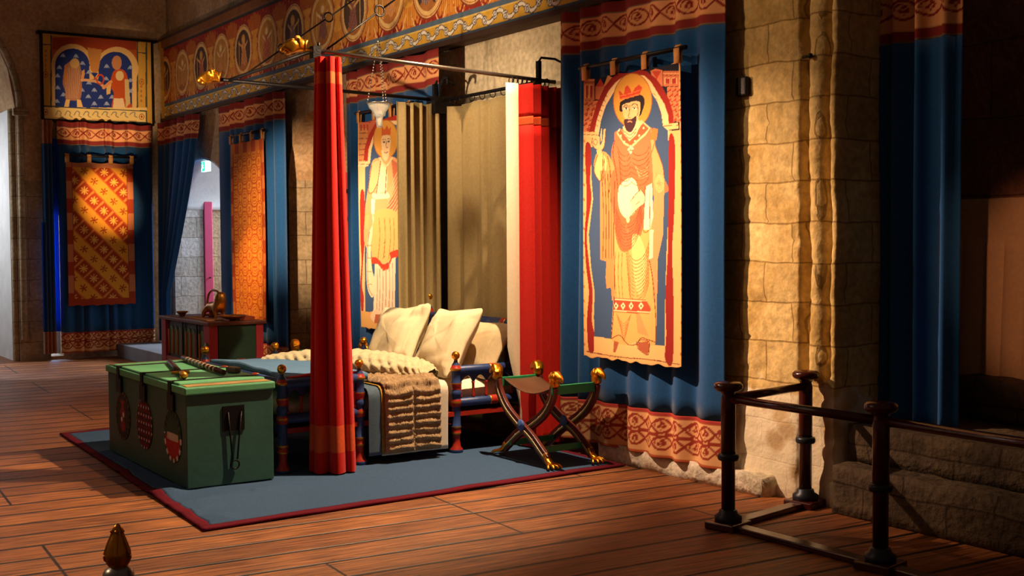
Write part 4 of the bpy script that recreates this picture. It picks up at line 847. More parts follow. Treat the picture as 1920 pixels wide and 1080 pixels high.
def furroll():
    path = catmull([(3.86, 9.45, .68), (4.10, 9.2, .70), (4.30, 8.85, .715), (4.45, 8.5, .71), (4.62, 8.2, .68), (4.70, 8.08, .64)], 26); n = 48; m = len(path); V = np.zeros((m, n, 3))
    for i, p in enumerate(path):
        d = np.array(path[min(i + 1, m - 1)]) - np.array(path[max(i - 1, 0)]); d /= np.linalg.norm(d); u = np.cross(d, (0, 0, 1)); u /= np.linalg.norm(u); t = i / (m - 1); env = (math.sin(PI * min(1, max(0, t * .9 + .06)))) ** .35
        for k in range(n):
            a = 2 * PI * k / n; rb = .94 + .20 * abs(math.sin((t * 60 + a * 4.0 + 1.5 * math.sin(t * 9)))) ** .6 + .12 * noise.noise(Vector((t * 20, a * 3, 0))); V[i, k] = np.array(p) + u * math.cos(a) * .20 * env * rb + np.array((0, 0, 1)) * math.sin(a) * .095 * env * rb
    return V
o = grid('fur_roll', furroll(), mat('pale_fur', (224, 204, 160), 1, 0, .8, 190, .2, .05, sheen=.3, dist=.01), closed_u=True); tag(o, 'cream fur blanket folded in a roll across the middle of the bed', 'fur blanket')
V = np.zeros((40, 50, 3))
for i in range(40):
    for j in range(50):
        x = FX + .02 + (4.12 - FX) * j / 49; y = 9.60 - 1.50 * i / 39; V[i, j] = (x, y, .70 + .03 * math.sin(PI * i / 39) + .012 * noise.noise(Vector((x * 4, y * 4, 0))) - .03 * (j / 49))
bq = grid('foot_blanket', V, mat('blue_quilt', (86, 122, 158), .9, 0, .3, 120, .1), None, None, .05); tag(bq, 'blue wool blanket spread over the foot of the bed', 'blanket')
m = MB(); m.tube([(FX + .06 + .6 * t, 8.085 - .012 * math.sin(t * 9), .70 + .022 * math.sin(PI * t)) for t in np.linspace(0, 1, 24)], .016, 8); m.build('red_edging', mat('red_braid', (206, 60, 40), .8, 0, .4, 200, .1), bq)
m = MB(); m.tube([(FX + .06 + .6 * t, 8.07 - .012 * math.sin(t * 9), .675 + .022 * math.sin(PI * t) + .004 * math.sin(t * 90)) for t in np.linspace(0, 1, 90)], .016, 8); m.build('fur_lining', FUR, bq)

# ------------------------------------------------------------------ CANOPY RODS, CURTAINS
CXo = 3.68; CZ = 3.05
fr = empty('bed_canopy', (0, 0, 0), 'black iron canopy frame with gilded beast heads hanging over the bed', 'canopy')
def rodp(nm, a, b, r, m=IRON): q = MB(); q.cyl(a, b, r); return q.build(nm, m, fr)
rodp('side_rod', (3.60, 8.0, CZ + .035), (5.84, 8.0, 3.0), .016, STEEL); rodp('side_rod', (3.58, 9.68, CZ + .01), (5.84, 9.68, 3.01), .016)
rodp('end_rod', (CXo, 7.98, CZ + .03), (CXo, 9.70, CZ + .01), .014); rodp('back_rod', (5.76, 8.0, 3.01), (5.76, 9.68, 3.01), .016)
q = MB(); q.box(3.66, 3.72, 7.96, 8.03, CZ - .03, CZ + .06); q.cyl((3.72, 8.0, CZ + .05), (3.72, 8.0, CZ + .09), .012); q.build('corner_joint', IRON, fr)
def beast(loc, yaw, s=1.):
    nd = [(0, 0, 0), (-.045, 0, .008), (-.085, 0, .0), (-.125, 0, -.018), (-.15, 0, -.035), (-.06, .032, .045), (-.06, -.032, .045), (-.02, .03, .03), (-.02, -.03, .03), (-.12, 0, -.05), (-.10, .022, .02), (-.10, -.022, .02)]
    ed = [(0, 1), (1, 2), (2, 3), (3, 4), (1, 5), (1, 6), (0, 7), (0, 8), (2, 9), (2, 10), (2, 11)]
    return skin('beast_head', [tuple(c * s for c in n) for n in nd], ed, [r * s for r in (.028, .042, .038, .024, .012, .014, .014, .02, .02, .012, .013, .013)], GOLD, fr, 2, loc, yaw)
beast((3.62, 8.0, CZ + .05), 0, 1.35); beast((3.60, 9.68, CZ + .02), 0, 1.35)
for y in (8.0, 9.68):   # brackets on the wall
    q = MB(); q.box(5.70, 5.84, y - .012, y + .012, 2.99, 3.015); q.box(5.66, 5.69, y - .02, y + .02, 2.97, 3.16)
    q.tube([(5.68, y, 3.16), (5.70, y, 3.19), (5.84, y, 3.19), (5.90, y, 3.17)], .010, 8); q.build('wall_bracket', IRON, fr)
q = MB()
for s in (-1, 1): q.tube(catmull([(5.72, 9.66, 3.02), (5.70, 9.62, 3.12), (5.70, 9.55 + .02 * s, 3.20), (5.70, 9.48, 3.18 + .02 * s), (5.70, 9.50, 3.14)], 6), .012, 8)
q.box(5.62, 5.80, 9.58, 9.74, 2.88, 3.04); q.build('scroll_bracket', IRON, fr)
def chainrod(pts, rings):
    q = MB()
    for a, b in zip(pts[:-1], pts[1:]):
        a, b = Vector(a), Vector(b); d = (b - a).normalized() * .035; q.cyl(a + d, b - d, .007, n=8)
    q.build('suspension_rod', IRON, fr)
    for r in rings:
        q = MB(); q.tube([(r[0] + .04 * math.cos(t), r[1], r[2] + .04 * math.sin(t)) for t in np.linspace(0, 2 * PI, 18, endpoint=False)], .007, 6, True, ref=(0, 1, 0)); q.build('suspension_ring', IRON, fr)
k1 = (.464 / 1.0, 0); 
def on1(t): return (3.74 + t, 9.68, 3.06 + t * .715)
chainrod([on1(0), on1(.42), on1(.86), on1(1.5), on1(1.9)], [on1(.42), on1(.86), on1(1.5)])
def on2(t): return (3.76 + t, 8.0, 3.08 + t * .74)
chainrod([on2(0), on2(.46), on2(.95), on2(1.5), on2(1.88)], [on2(.46), on2(.95), on2(1.5)])
# red corner curtain, gathered in a bundle reaching the rug
def bundle(cx, cy, z0, z1, w0, w1, d0, d1, lobes, ang, m, nz=70, amp=.35, seed=0):
    n = lobes * 20; V = np.zeros((nz, n, 3)); col = np.zeros((nz, n, 3)); ca, sa = math.cos(ang), math.sin(ang)
    for i in range(nz):
        t = i / (nz - 1); z = z0 + (z1 - z0) * t; w_ = w0 + (w1 - w0) * t; dd = d0 + (d1 - d0) * t
        for j in range(n):
            a = 2 * PI * j / n; rb = 1 + amp * (abs(math.sin(a * lobes / 2 + .25 * math.sin(2.5 * t + seed) + .3 * math.sin(a + seed))) ** .8 - .6)
            x = math.cos(a) * w_ / 2 * (.82 + .18 * rb); y = math.sin(a) * dd / 2 * rb; V[i, j] = (cx + x * ca - y * sa, cy + x * sa + y * ca, z)
        col[i, :] = (206, 28, 18)
        if .055 < t < .11 or .925 < t < .955: col[i, :] = (214, 74, 34)
        if t < .02: col[i, :] = (206, 30, 20)
    return V, col
V, c = bundle(3.745, 7.90, .03, 3.02, .33, .185, .24, .15, 7, math.radians(-30), REDC, nz=140, amp=.75)
root = empty('bed_curtain', (0, 0, 0), 'gathered red curtain hanging to the rug at the free corner of the canopy', 'curtain', 'red and tan bed curtains')
i0, i1, i2, i3 = 7, 16, 130, 134
WB = mat('orange_woven_band', (222, 84, 34), .9, 0, .3, 200, .1)
for nm, sl, mm in (('cloth', V[:i0 + 1], REDC), ('woven_band', V[i0:i1 + 1], WB), ('cloth', V[i1:i2 + 1], REDC), ('woven_band', V[i2:i3 + 1], WB), ('cloth', V[i3:], REDC)): grid(nm, sl, mm, root, closed_u=True)
# red curtain with pale lining by the wall
root = empty('bed_curtain', (0, 0, 0), 'red curtain with a broad cream lining edge hanging by the wall behind the folding stool', 'curtain', 'red and tan bed curtains')
fn = lambda U, t: .075 * (1 - np.cos(2 * PI * (U * 4.2 + .12 * np.sin(7 * U)))) * (.8 + .35 * np.sin(5 * U + 1)) + .01 * np.sin(3 * t + 9 * U)
def wc(z0, z1, x0, x1, m, nm, k=30, bulge=0, tp=0):
    Z, U = np.meshgrid(np.linspace(z0, z1, k), np.linspace(0, 1, 110), indexing='ij'); t = (Z - .03) / 2.93
    Y = 7.99 - (fn(U, t) if nm != 'lining' else .02 + .012 * np.sin(U * 3)); xx0 = x0 + tp * np.clip(.27 - t, 0, 1) * (1 - U)
    return grid(nm, np.stack([xx0 + (x1 - x0) * U, Y, Z], -1), m, root, None, .004)
wc(.03, 2.96, 5.33, 5.45, CREAM, 'lining', tp=.75)
wc(.03, 2.62, 5.45, 5.86, REDC, 'cloth'); wc(2.62, 2.69, 5.45, 5.86, WB, 'woven_band', 6); wc(2.69, 2.95, 5.45, 5.86, REDC, 'cloth', 8)
RG = MB()
for k in range(9): RG.tube([(5.40 + .045 * k, 8.0 + .028 * math.cos(t), 2.985 + .028 * math.sin(t)) for t in np.linspace(0, 2 * PI, 12, endpoint=False)], .004, 6, True, ref=(1, 0, 0))
RG.build('curtain_rings', IRON, root)
root = curtain('bed_curtain', 'tan linen curtain hanging along the wall behind the headboard', 'curtain', (5.76, 9.60), (5.76, 8.06), .03, 2.95, 6, .06, 41, TAN, group='red and tan bed curtains')
RG = MB()
for k in range(9): RG.tube([(5.76 + .028 * math.cos(t), 9.5 - .17 * k, 2.985 + .03 * math.sin(t)) for t in np.linspace(0, 2 * PI, 12, endpoint=False)], .004, 6, True, ref=(0, 1, 0))
RG.build('curtain_rings', IRON, root)
root = curtain('bed_curtain', 'tan linen curtain bunched in deep folds on the far canopy rod', 'curtain', (5.27, 9.68), (5.72, 9.68), .03, 2.98, 5, .09, 43, TAN, nrm=(0, -1), group='red and tan bed curtains')

# hanging glass lamp
lp = empty('hanging_lamp', (0, 0, 0), 'clear stepped glass oil lamp hanging on chains beside the tan curtain', 'lamp')
LX, LY, LZ = 4.75, 9.03, 2.66
GL = bpy.data.materials.new('clear_glass'); GL.use_nodes = True; b_ = GL.node_tree.nodes['Principled BSDF']; b_.inputs['Transmission Weight'].default_value = .85; b_.inputs['Roughness'].default_value = .06; b_.inputs['IOR'].default_value = 1.45; b_.inputs['Base Color'].default_value = (.86, .88, .84, 1)
q = MB(); q.lathe([(.02, 0), (.024, .01), (.03, .07), (.034, .09), (.05, .10), (.056, .13), (.062, .14), (.085, .165), (.10, .20), (.105, .205), (.10, .207), (.08, .168), (.055, .145), (.028, .10), (.02, .02)], (LX, LY, LZ), 28); q.build('glass_bowl', GL, lp)
q = MB(); q.tube([(LX + .105 * math.cos(t), LY + .105 * math.sin(t), LZ + .205) for t in np.linspace(0, 2 * PI, 28, endpoint=False)], .005, 6, True); q.build('metal_rim', STEEL, lp)
for k in range(3):
    a = 2 * PI * k / 3 + .4; q = MB(); A_ = Vector((LX + .1 * math.cos(a), LY + .1 * math.sin(a), LZ + .21)); B_ = Vector((LX, LY, LZ + .75))
    for i in range(22): p = A_ + (B_ - A_) * i / 22; q.ball(p, .0065, 4, sz=1.6)
    q.build('chain', STEEL, lp)
q = MB(); q.cyl((LX, LY, LZ + .75), (LX, LY, 5.6), .003, n=6); q.build('suspension_wire', IRON, lp)

# ------------------------------------------------------------------ GREEN CHEST
ch = empty('green_chest', (0, 0, 0), 'big green painted chest with iron straps at the foot of the bed', 'chest')
x0, x1, y0, y1, ht = 2.65, 3.275, 7.87, 9.75, .665; zb = .028
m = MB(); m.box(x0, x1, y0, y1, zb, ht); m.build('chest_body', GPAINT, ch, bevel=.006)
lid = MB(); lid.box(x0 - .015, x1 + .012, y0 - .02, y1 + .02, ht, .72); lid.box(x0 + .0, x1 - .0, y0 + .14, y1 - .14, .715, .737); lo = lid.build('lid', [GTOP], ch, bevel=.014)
q = MB()
for ya, yb in ((y0 + .0, y0 + .13), (y1 - .13, y1)): q.box(x0 + .01, x1 - .01, ya, yb, .7215, .7245)
q.build('worn_end_band', WORN, lo)
for yc in (8.15, 8.79, 9.40):
    q = MB(); q.box(x0 - .022, x1, yc - .022, yc + .022, .732, .742); q.box(x0 - .024, x0 - .014, yc - .03, yc + .03, .64, .742); q.box(x0 - .020, x0 - .002, yc - .065, yc + .065, .535, .655); q.build('iron_strap', IRON, ch, bevel=.003)
for kind, yc in enumerate((8.145, 8.79, 9.34)):
    R0 = .185; n = 70; U_, V_ = np.meshgrid(np.linspace(-1, 1, n), np.linspace(-1, 1, n)); # square grid squeezed to disc
    X_ = U_ * np.sqrt(1 - V_ ** 2 / 2) * R0; Z_ = V_ * np.sqrt(1 - U_ ** 2 / 2) * R0; rr = np.hypot(X_, Z_) / R0; c = np.zeros(X_.shape + (3,)); th = np.arctan2(Z_, X_)
    if kind == 1:
        c[:] = (120, 26, 26); g = (np.floor((X_ + Z_) / .042) + np.floor((X_ - Z_) / .042)) % 2 == 0; c[g] = (60, 34, 30); d = np.hypot(((X_ + .5) % .06) - .03, ((Z_ + .5) % .06) - .03) < .010; c[d] = (232, 200, 190)
    elif kind == 0:
        c[:] = (56, 76, 56); lo_ = (Z_ < -.01) & (rr < .88 + .08 * np.cos(14 * th)); c[lo_] = (178, 44, 34); c[(Z_ < .01) & (rr > .84) & (np.sin(14 * th) > 0)] = (224, 200, 190); c[(Z_ > -.03) & (Z_ < .02) & (np.abs(X_) < .12)] = (200, 180, 160); c[(Z_ > .03) & (rr > .75) & (np.sin(18 * th) > 0)] = (40, 44, 40)
    else:
        c[:] = (48, 40, 34); c[(rr < .8)] = (64, 54, 40); c[(np.abs(X_) < .045 + .02 * np.sin(60 * Z_)) & (np.abs(Z_) < .12)] = (150, 46, 34); c[np.hypot(X_ + .02, Z_ - .01) < .02] = (226, 220, 205); c[np.hypot(X_ - .03, Z_ + .03) < .018] = (226, 220, 205); c[(rr > .9) & (np.sin(20 * th) > 0)] = (120, 80, 40)
    V = np.stack([np.full_like(X_, x0 - .004), yc + X_, .355 + Z_ * 1.0], -1); grid('painted_roundel', V, PAINTW, ch, c, .004)
q = MB(); q.box(2.905, 3.06, y0 - .008, y0, .40, .572); hp = q.build('handle_plate', IRON, ch)
q = MB(); q.cyl((2.94, y0 - .014, .53), (2.965, y0 - .018, .20), .006); q.cyl((3.035, y0 - .014, .53), (3.0, y0 - .018, .20), .006); q.tube([(2.983 + .03 * math.cos(t), y0 - .018, .165 + .03 * math.sin(t)) for t in np.linspace(0, 2 * PI, 20, endpoint=False)], .006, 6, True, ref=(0, 1, 0)); q.build('drop_handle', IRON, hp)
# sword and staff on the lid
sw = empty('scabbard', (0, 0, 0), 'short sword in a brown scabbard lying along the green chest lid', 'sword')
q = MB(); q.tube([(3.02, 9.35, .762), (2.80, 8.42, .762)], .024, 8, flat=.5); q.build('sheath', LEATH, sw)
q = MB(); q.cyl((2.80, 8.42, .764), (2.745, 8.20, .768), .014); q.ball((2.738, 8.165, .770), .028); q.cyl((2.74, 8.44, .765), (2.86, 8.40, .765), .012); q.build('gold_hilt', GOLDP, sw)
st = empty('staff', (0, 0, 0), 'dark red staff studded with pale bands lying across the green chest lid', 'staff')
q = MB(); a_, b_2 = Vector((3.18, 9.50, .762)), Vector((3.06, 8.25, .762)); q.cyl(a_, b_2, .019); q.build('shaft', DRED, st)
q = MB()
for k in range(9): c_ = a_ + (b_2 - a_) * (.12 + .085 * k); q.cyl(c_, c_ + (b_2 - a_).normalized() * .035, .021)
q.build('pale_bands', mat('bone', (206, 180, 140), .5), st)
bx = MB(); bx.box(3.155, 3.215, 8.33, 8.45, .739, .785, rot=.3); tag(bx.build('leather_pouch', mat('grey_leather', (120, 104, 92), .7, 0, .4, 60, .2), bevel=.015), 'small grey leather pouch beside the staff end on the chest lid', 'pouch')

# ------------------------------------------------------------------ CABINET BEHIND THE BED
cb = empty('painted_coffer', (0, 0, 0), 'red, green and blue arcaded coffer with a brown top behind the bed', 'coffer')
x0, x1, y0, y1 = 4.20, 4.76, 11.70, 13.22
m = MB(); m.box(x0 + .02, x1 - .02, y0 + .02, y1 - .02, .10, .85); m.build('coffer_body', mat('slate_blue_paint', (60, 66, 88), .5, 0, .2, 20, .2), cb)
m = MB(); m.box(x0 - .03, x1 + .04, y0 - .03, y1 + .03, .85, .885); m.build('top_board', WOODT, cb, bevel=.006)
m = MB(); m.box(x0 + .09, x1 - .06, y0 - .002, y0 + .02, .10, .85); m.build('end_panel', GDARK, cb)
for xx, yy, wx, wy in ((x0 - .01, y0 - .01, .09, .17), (x0 - .01, y1 - .14, .07, .15), (x1 - .07, y0 - .01, .08, .07)):
    m = MB(); m.box(xx, xx + wx, yy, yy + wy, 0, .85); m.build('corner_post', mat('crimson_paint', (176, 44, 52), .5, 0, .1, 20, .12), cb, bevel=.004)
m = MB(); m.lathe([(.055, 0), (.055, .008), (.0, .010)], (x0 - .011, y0 + .075, .62), 20, (-1, 0, 0)); m.build('painted_roundel', mat('olive_paint', (96, 116, 60), .5), cb)
m = MB(); m.lathe([(.03, 0), (.03, .006), (.0, .008)], (x0 - .019, y0 + .075, .62), 16, (-1, 0, 0)); m.build('roundel_centre', mat('orange_paint', (196, 110, 50), .5), cb)
for zr0, zr1 in ((.48, .80), (.08, .40)):
    for k in range(8):
        yc = y0 + .25 + k * .14; m = MB(); pts = [(-.05, 0)] + [(.05 * math.cos(t), (zr1 - zr0) - .06 + .05 * math.sin(t)) for t in np.linspace(PI, 0, 9)] + [(.05, 0)]
        m.prism(pts, x0 + .008, x0 + .022, lambda a, b, h: (h, yc + a, zr0 + b)); m.build('arch_panel', mat('sage_paint', (90, 120, 84), .55, 0, .1, 20, .15), cb)
        m = MB(); m.cyl((x0 + .004, yc + .07, zr0), (x0 + .004, yc + .07, zr1 - .05), .011, n=8); m.build('arcade_column', mat('orange_paint'), cb)
m = MB(); m.box(x0 - .004, x0 + .02, y0 + .16, y1 - .14, .41, .45); m.build('mid_rail', mat('salmon_paint', (176, 84, 66), .5), cb)
for yc in (12.1, 12.55): m = MB(); m.box(x0 - .006, x0 + .006, yc - .02, yc + .02, .5, .86); m.build('iron_strap', IRON, cb)
def zc(z): return .885 + z
# lion aquamanile
li = skin('lion_jug', [(0, 0, .12), (0, -.10, .13), (0, -.16, .17), (0, -.18, .23), (0, -.225, .235), (0, .07, .12), (0, .12, .12), (.045, -.13, .07), (.045, -.14, .0), (-.045, -.13, .07), (-.045, -.14, .0), (.045, .12, .07), (.045, .14, .0), (-.045, .12, .07), (-.045, .14, .0), (.035, -.165, .275), (-.035, -.165, .275)],
     [(0, 1), (1, 2), (2, 3), (3, 4), (0, 5), (5, 6), (1, 7), (7, 8), (1, 9), (9, 10), (6, 11), (11, 12), (6, 13), (13, 14), (3, 15), (3, 16)], [.055, .06, .062, .058, .03, .05, .045, .022, .018, .022, .018, .028, .018, .028, .018, .014, .014], BRONZE, None, 2, (4.42, 12.20, zc(.012)), math.radians(8))
tag(li, 'gilt bronze lion-shaped water jug standing on the painted coffer', 'jug')
q = MB(); q.tube(catmull([(0, .13, .15), (0, .10, .24), (0, .03, .29), (0, -.07, .29), (0, -.13, .27)], 6), .012, 8); q.build('tail_handle', BRONZE, li)
def dish(name, x, y, r, h, label, cat, m_=BRONZE, z=0, foot=.03):
    q = MB(); q.lathe([(foot, 0), (foot, .01), (r * .5, h * .35), (r * .85, h * .75), (r, h), (r - .006, h), (r * .82, h * .8), (r * .4, h * .42), (.005, h * .3)], (x, y, zc(z)), 26); return tag(q.build(name, m_), label, cat)
dish('shallow_bowl', 4.50, 11.86, .15, .055, 'wide copper dish beside the bronze lion on the painted coffer', 'bowl')
dish('small_bowl', 4.33, 12.93, .07, .055, 'small round copper bowl at the far end of the painted coffer', 'bowl')
dish('shallow_bowl', 4.55, 12.62, .12, .035, 'flat copper plate behind the bronze lion on the coffer', 'plate')
q = MB(); q.box(4.26, 4.44, 11.95, 12.70, zc(0), zc(.008)); tag(q.build('table_runner', mat('ochre_cloth', (176, 120, 66), .9, 0, .3, 100, .2)), 'ochre cloth strip under the bronze lion on the coffer top', 'cloth')
q = MB(); q.box(4.58, 4.74, 11.85, 12.10, zc(0), zc(.035)); q.cur = 1; q.box(4.575, 4.735, 11.853, 12.097, zc(.006), zc(.029)); tag(q.build('closed_book', [mat('red_leather', (186, 84, 44), .6), mat('page_edges', (224, 190, 140), .8)]), 'flat red-bound book at the wall end of the coffer top', 'book')

# ------------------------------------------------------------------ FOLDING STOOLS
def eagle(parent, loc, yaw, s=1.0):
    nd = [(0, 0, -.05), (0, 0, 0), (0, 0, .035), (.035, 0, .035), (.072, 0, .022), (.088, 0, -.005), (-.025, 0, .02), (.02, .022, .052), (.02, -.022, .052), (-.03, 0, -.02)]
    ed = [(0, 1), (1, 2), (2, 3), (3, 4), (4, 5), (1, 6), (2, 7), (2, 8), (1, 9)]
    return skin('eagle_head', [tuple(c * s for c in n) for n in nd], ed, [r * s for r in (.030, .040, .036, .028, .018, .006, .026, .016, .016, .028)], GOLD, parent, 2, loc, yaw)
def claw(parent, loc, yaw, s=1.0):
    nd = [(-.03, 0, .11), (-.005, 0, .06), (.02, 0, .035)]; ed = [(0, 1), (1, 2)]; rd = [.026, .026, .024]
    for a in (-.62, -.2, .2, .62):
        b = len(nd); c_, s_ = math.cos(a), math.sin(a); nd += [(.045 * c_ + .01, .055 * s_, .034), (.08 * c_ + .01, .085 * s_, .026), (.105 * c_ + .01, .105 * s_, .010)]; ed += [(2, b), (b, b + 1), (b + 1, b + 2)]; rd += [.012, .0125, .007]
    return skin('claw_foot', [tuple(c * s for c in n) for n in nd], ed, [r * s for r in rd], GOLD, parent, 2, loc, yaw)
def stool(label, P, loc=(0, 0, 0), rotz=0):
    """P: frame plan: x of the two X-frames, y of near and far feet"""
    root = empty('folding_stool', loc, label, 'stool', 'eagle-headed folding stools'); root.rotation_euler[2] = rotz
    ya, yb = P['y']                                    # right (near) and left (far)
    for fi, (xf, xh) in enumerate(P['x']):
        for s, (yh, yf) in enumerate(((yb, ya), (ya, yb))):
            sg = 1 if yf < yh else -1; yc = (ya + yb) / 2; ctrl = [(xh, yh, .62), (xh, yh - sg * .03, .53), (xh, yh - sg * .12, .42), (xh * .5 + xf * .5, yc + sg * .08, .325), (xf, yc - sg * .10, .235), (xf, yf + sg * .12, .15), (xf, yf + sg * .03, .085)]
            off = .02 if s else -.02; pts = catmull([(a + off, b, c) for a, b, c in ctrl], 7); m = MB(); n = len(pts); W_ = .016; D = .037
            vs = []; 
            for i, p in enumerate(pts):
                d = pts[min(i + 1, n - 1)] - pts[max(i - 1, 0)]; d = d / np.linalg.norm(d); nn = np.array((0, d[2], -d[1]))
                for a, b in ((-W_, -D), (W_, -D), (W_, D), (-W_, D)): vs.append(tuple(p + np.array((1, 0, 0)) * a + nn * b))
            m.v = vs
            for i in range(n - 1):
                for k in range(4): q_ = [i * 4 + k, i * 4 + (k + 1) % 4, (i + 1) * 4 + (k + 1) % 4, (i + 1) * 4 + k]; m.f.append(q_); m.m.append(1 if k in (1,) else 0); m.sm.append(False)
            m.f.append([3, 2, 1, 0]); m.m.append(0); m.sm.append(False); e_ = (n - 1) * 4; m.f.append([e_, e_ + 1, e_ + 2, e_ + 3]); m.m.append(0); m.sm.append(False)
            lg = m.build('leg', [DRED, mat('bright_green_paint', (40, 132, 84), .45, 0, .1, 20, .1)], root, bevel=.004)
            for dd, cc in ((-.012, 'olive_paint'), (.0, 'bone')):
                t_ = MB(); t_.tube([(p[0] - W_ - .001, p[1], p[2] + dd) for p in pts[2:-2]], .0045 if cc == 'bone' else .006, 6); t_.build('painted_line', mat(cc), lg)
            for i in (10, 17, 30): p = pts[min(i, n - 1)]; t_ = MB(); t_.ball((p[0] - W_, p[1], p[2]), .011, 6, sx=.4); t_.build('painted_flower', mat('rose_paint', (190, 120, 100), .5), lg)
            eagle(root, (xh + off, yh, .665), (PI / 2 if yh == yb else -PI / 2), 1.2)
            claw(root, (xf + off, yf + sg * .03, P.get('zf', .028)), (PI / 2 if yf == yb else -PI / 2), 1.0)
        m = MB(); m.lathe([(.042, 0), (.045, .006), (.03, .012), (.012, .022), (0, .024)], ((xh + xf) / 2 - .036, (ya + yb) / 2, .325 - .02), 18, (-1, 0, 0)); m.build('blue_rosette', mat('rosette_blue', (70, 100, 170), .5, 0, .5, 60, .3), root)
    (xf0, xh0), (xf1, xh1) = P['x']
    for y in (ya, yb):
        m = MB(); m.box(xh0, xh1, y - .014, y + .014, .565, .635); m.build('seat_rail', mat('bright_green_paint'), root, bevel=.003)
        s_ = 1 if y == ya else -1; m = MB(); m.box(xf0, xf1, y + s_ * .14 - .014, y + s_ * .14 + .014, .12, .165); m.build('stretcher', mat('bright_green_paint'), root, bevel=.003)
    V = np.zeros((24, 16, 3))
    for i in range(24):
        for j in range(16):
            t = i / 23; u = j / 15; V[i, j] = (xh0 + .03 + (xh1 - xh0 - .06) * u, ya + (yb - ya) * t, .628 - .085 * math.sin(PI * t) - .01 * math.sin(PI * u))
    grid('leather_seat', V, mat('seat_leather', (92, 62, 44), .35, 0, .15, 40, .2), root, None, .005)
    return root
stool('gilded eagle-head folding stool in front of the red curtain, beside the bearded king hanging', dict(x=((5.09, 5.09), (5.50, 5.48)), y=(7.03, 7.72)))
stool('folding stool with gold heads half hidden beyond the far side of the bed', dict(x=((4.78, 4.78), (5.15, 5.15)), y=(10.22, 10.85)), (0, 0, 0))

# ------------------------------------------------------------------ HANDRAIL
rl = empty('barrier_rail', (0, 0, 0), 'dark mahogany barrier rail with turned posts at the right', 'railing')
P1, P2, P3, P4 = (4.93, 5.05), (5.74, 5.19), (4.95, 3.97), (4.90, 1.4)
for (x, y) in (P1, P2, P3, P4):
    m = MB(); m.lathe([(.040, .03), (.040, .43), (.043, .432), (.043, .76), (.036, .79), (.05, .806), (.075, .816), (.084, .83), (.084, .848), (.07, .862), (.02, .868)], (x, y, 0), 24); o = m.build('turned_post', MAHOG, rl)
    m = MB(); m.lathe([(.041, .40), (.058, .405), (.062, .415), (.062, .43), (.058, .44), (.041, .445)], (x, y, 0), 24); m.build('post_collar', GREYM, o)
    m = MB(); m.lathe([(.074, .04), (.080, .05), (.080, .075), (.058, .09), (.052, .11), (.041, .115)], (x, y, 0), 24); m.build('post_foot', GREYM, o)
    m = MB(); m.box(x - .10, x + .10, y - .10, y + .10, 0, .045, rot=.2); m.build('base_block', MAHOG, o, bevel=.008)
for a, b in ((P1, P2), (P1, P3), (P3, P4)):
    m = MB(); m.cyl((*a, .765), (*b, .765), .025, n=16); m.build('handrail', MAHOG, rl)
    d = Vector((b[0] - a[0], b[1] - a[1])); n_ = Vector((-d.y, d.x)).normalized() * .045
    m = MB(); m.add([(a[0] + n_.x, a[1] + n_.y, .002), (b[0] + n_.x, b[1] + n_.y, .002), (b[0] - n_.x, b[1] - n_.y, .002), (a[0] - n_.x, a[1] - n_.y, .002)] + [(a[0] + n_.x, a[1] + n_.y, .035), (b[0] + n_.x, b[1] + n_.y, .035), (b[0] - n_.x, b[1] - n_.y, .035), (a[0] - n_.x, a[1] - n_.y, .035)], [(0, 3, 2, 1), (4, 5, 6, 7), (0, 1, 5, 4), (1, 2, 6, 5), (2, 3, 7, 6), (3, 0, 4, 7)], False); m.build('kick_rail', MAHOG, rl, bevel=.006)

# gold bud finial on a post in the foreground
fp = empty('finial_post', (.86, 3.105, 0), 'slim post topped by a grey ball and gold bud, nearest the camera at lower left', 'post')
m = MB(); m.lathe([(.06, 0), (.06, .03), (.022, .06), (.018, .2), (.018, .80), (.024, .82), (.018, .84)], (0, 0, 0), 20); m.build('post', GREYM, fp)
m = MB(); m.ball((0, 0, .838), .040, 14, sz=.8); m.build('grey_ball', mat('silver_paint', (150, 150, 156), .3, .7), fp)
m = MB(); m.lathe([(.020, .858), (.024, .864), (.031, .876), (.034, .890), (.032, .905), (.026, .923), (.018, .942), (.012, .954), (.012, .962), (.006, .972), (.001, .975)], (0, 0, 0), 28)
for k in range(5):
    a = 2 * PI * k / 5 + .5; c_, s_ = math.cos(a), math.sin(a); m.tube(catmull([(.024 * c_, .024 * s_, .872), (.032 * c_, .032 * s_, .892), (.024 * c_, .024 * s_, .92), (.012 * c_, .012 * s_, .95), (.016 * c_, .016 * s_, .958)], 5), [.003] * 3 + [.0055] * 15 + [.005] * 3, 8)
m.build('gold_bud', GOLD, fp)

# linen cloth and blue strip in the niche
root = empty('niche_cloth', (0, 0, 0), 'pale pleated linen cloth hanging on the dim niche wall at far right', 'cloth')
U_, Z_ = np.meshgrid(np.linspace(0, 1, 160), np.linspace(.76, 1.95, 40)); yy = 5.0 - 1.35 * U_ + .22 * (1.95 - Z_) * (.15 - U_ * .0); pl = np.abs(((U_ * 9) % 1) - .15) < .06
band = Z_ > 1.67; X_ = 6.90 - .012 * np.sin(U_ * 20) - np.where(band, 0.01, .012 + .018 * np.abs(np.sin(U_ * 9 * PI)) ** .5)
grid('pleated_linen', np.stack([X_, yy, Z_], -1), mat('natural_linen', (206, 170, 132), .95, 0, .3, 200, .08, .1), root, None, .004)
m = MB(); m.box(6.905, 6.93, 3.2, 5.0, .60, .80); m.build('blue_skirting_cloth', mat('navy_cloth', (30, 40, 78), .95), root)

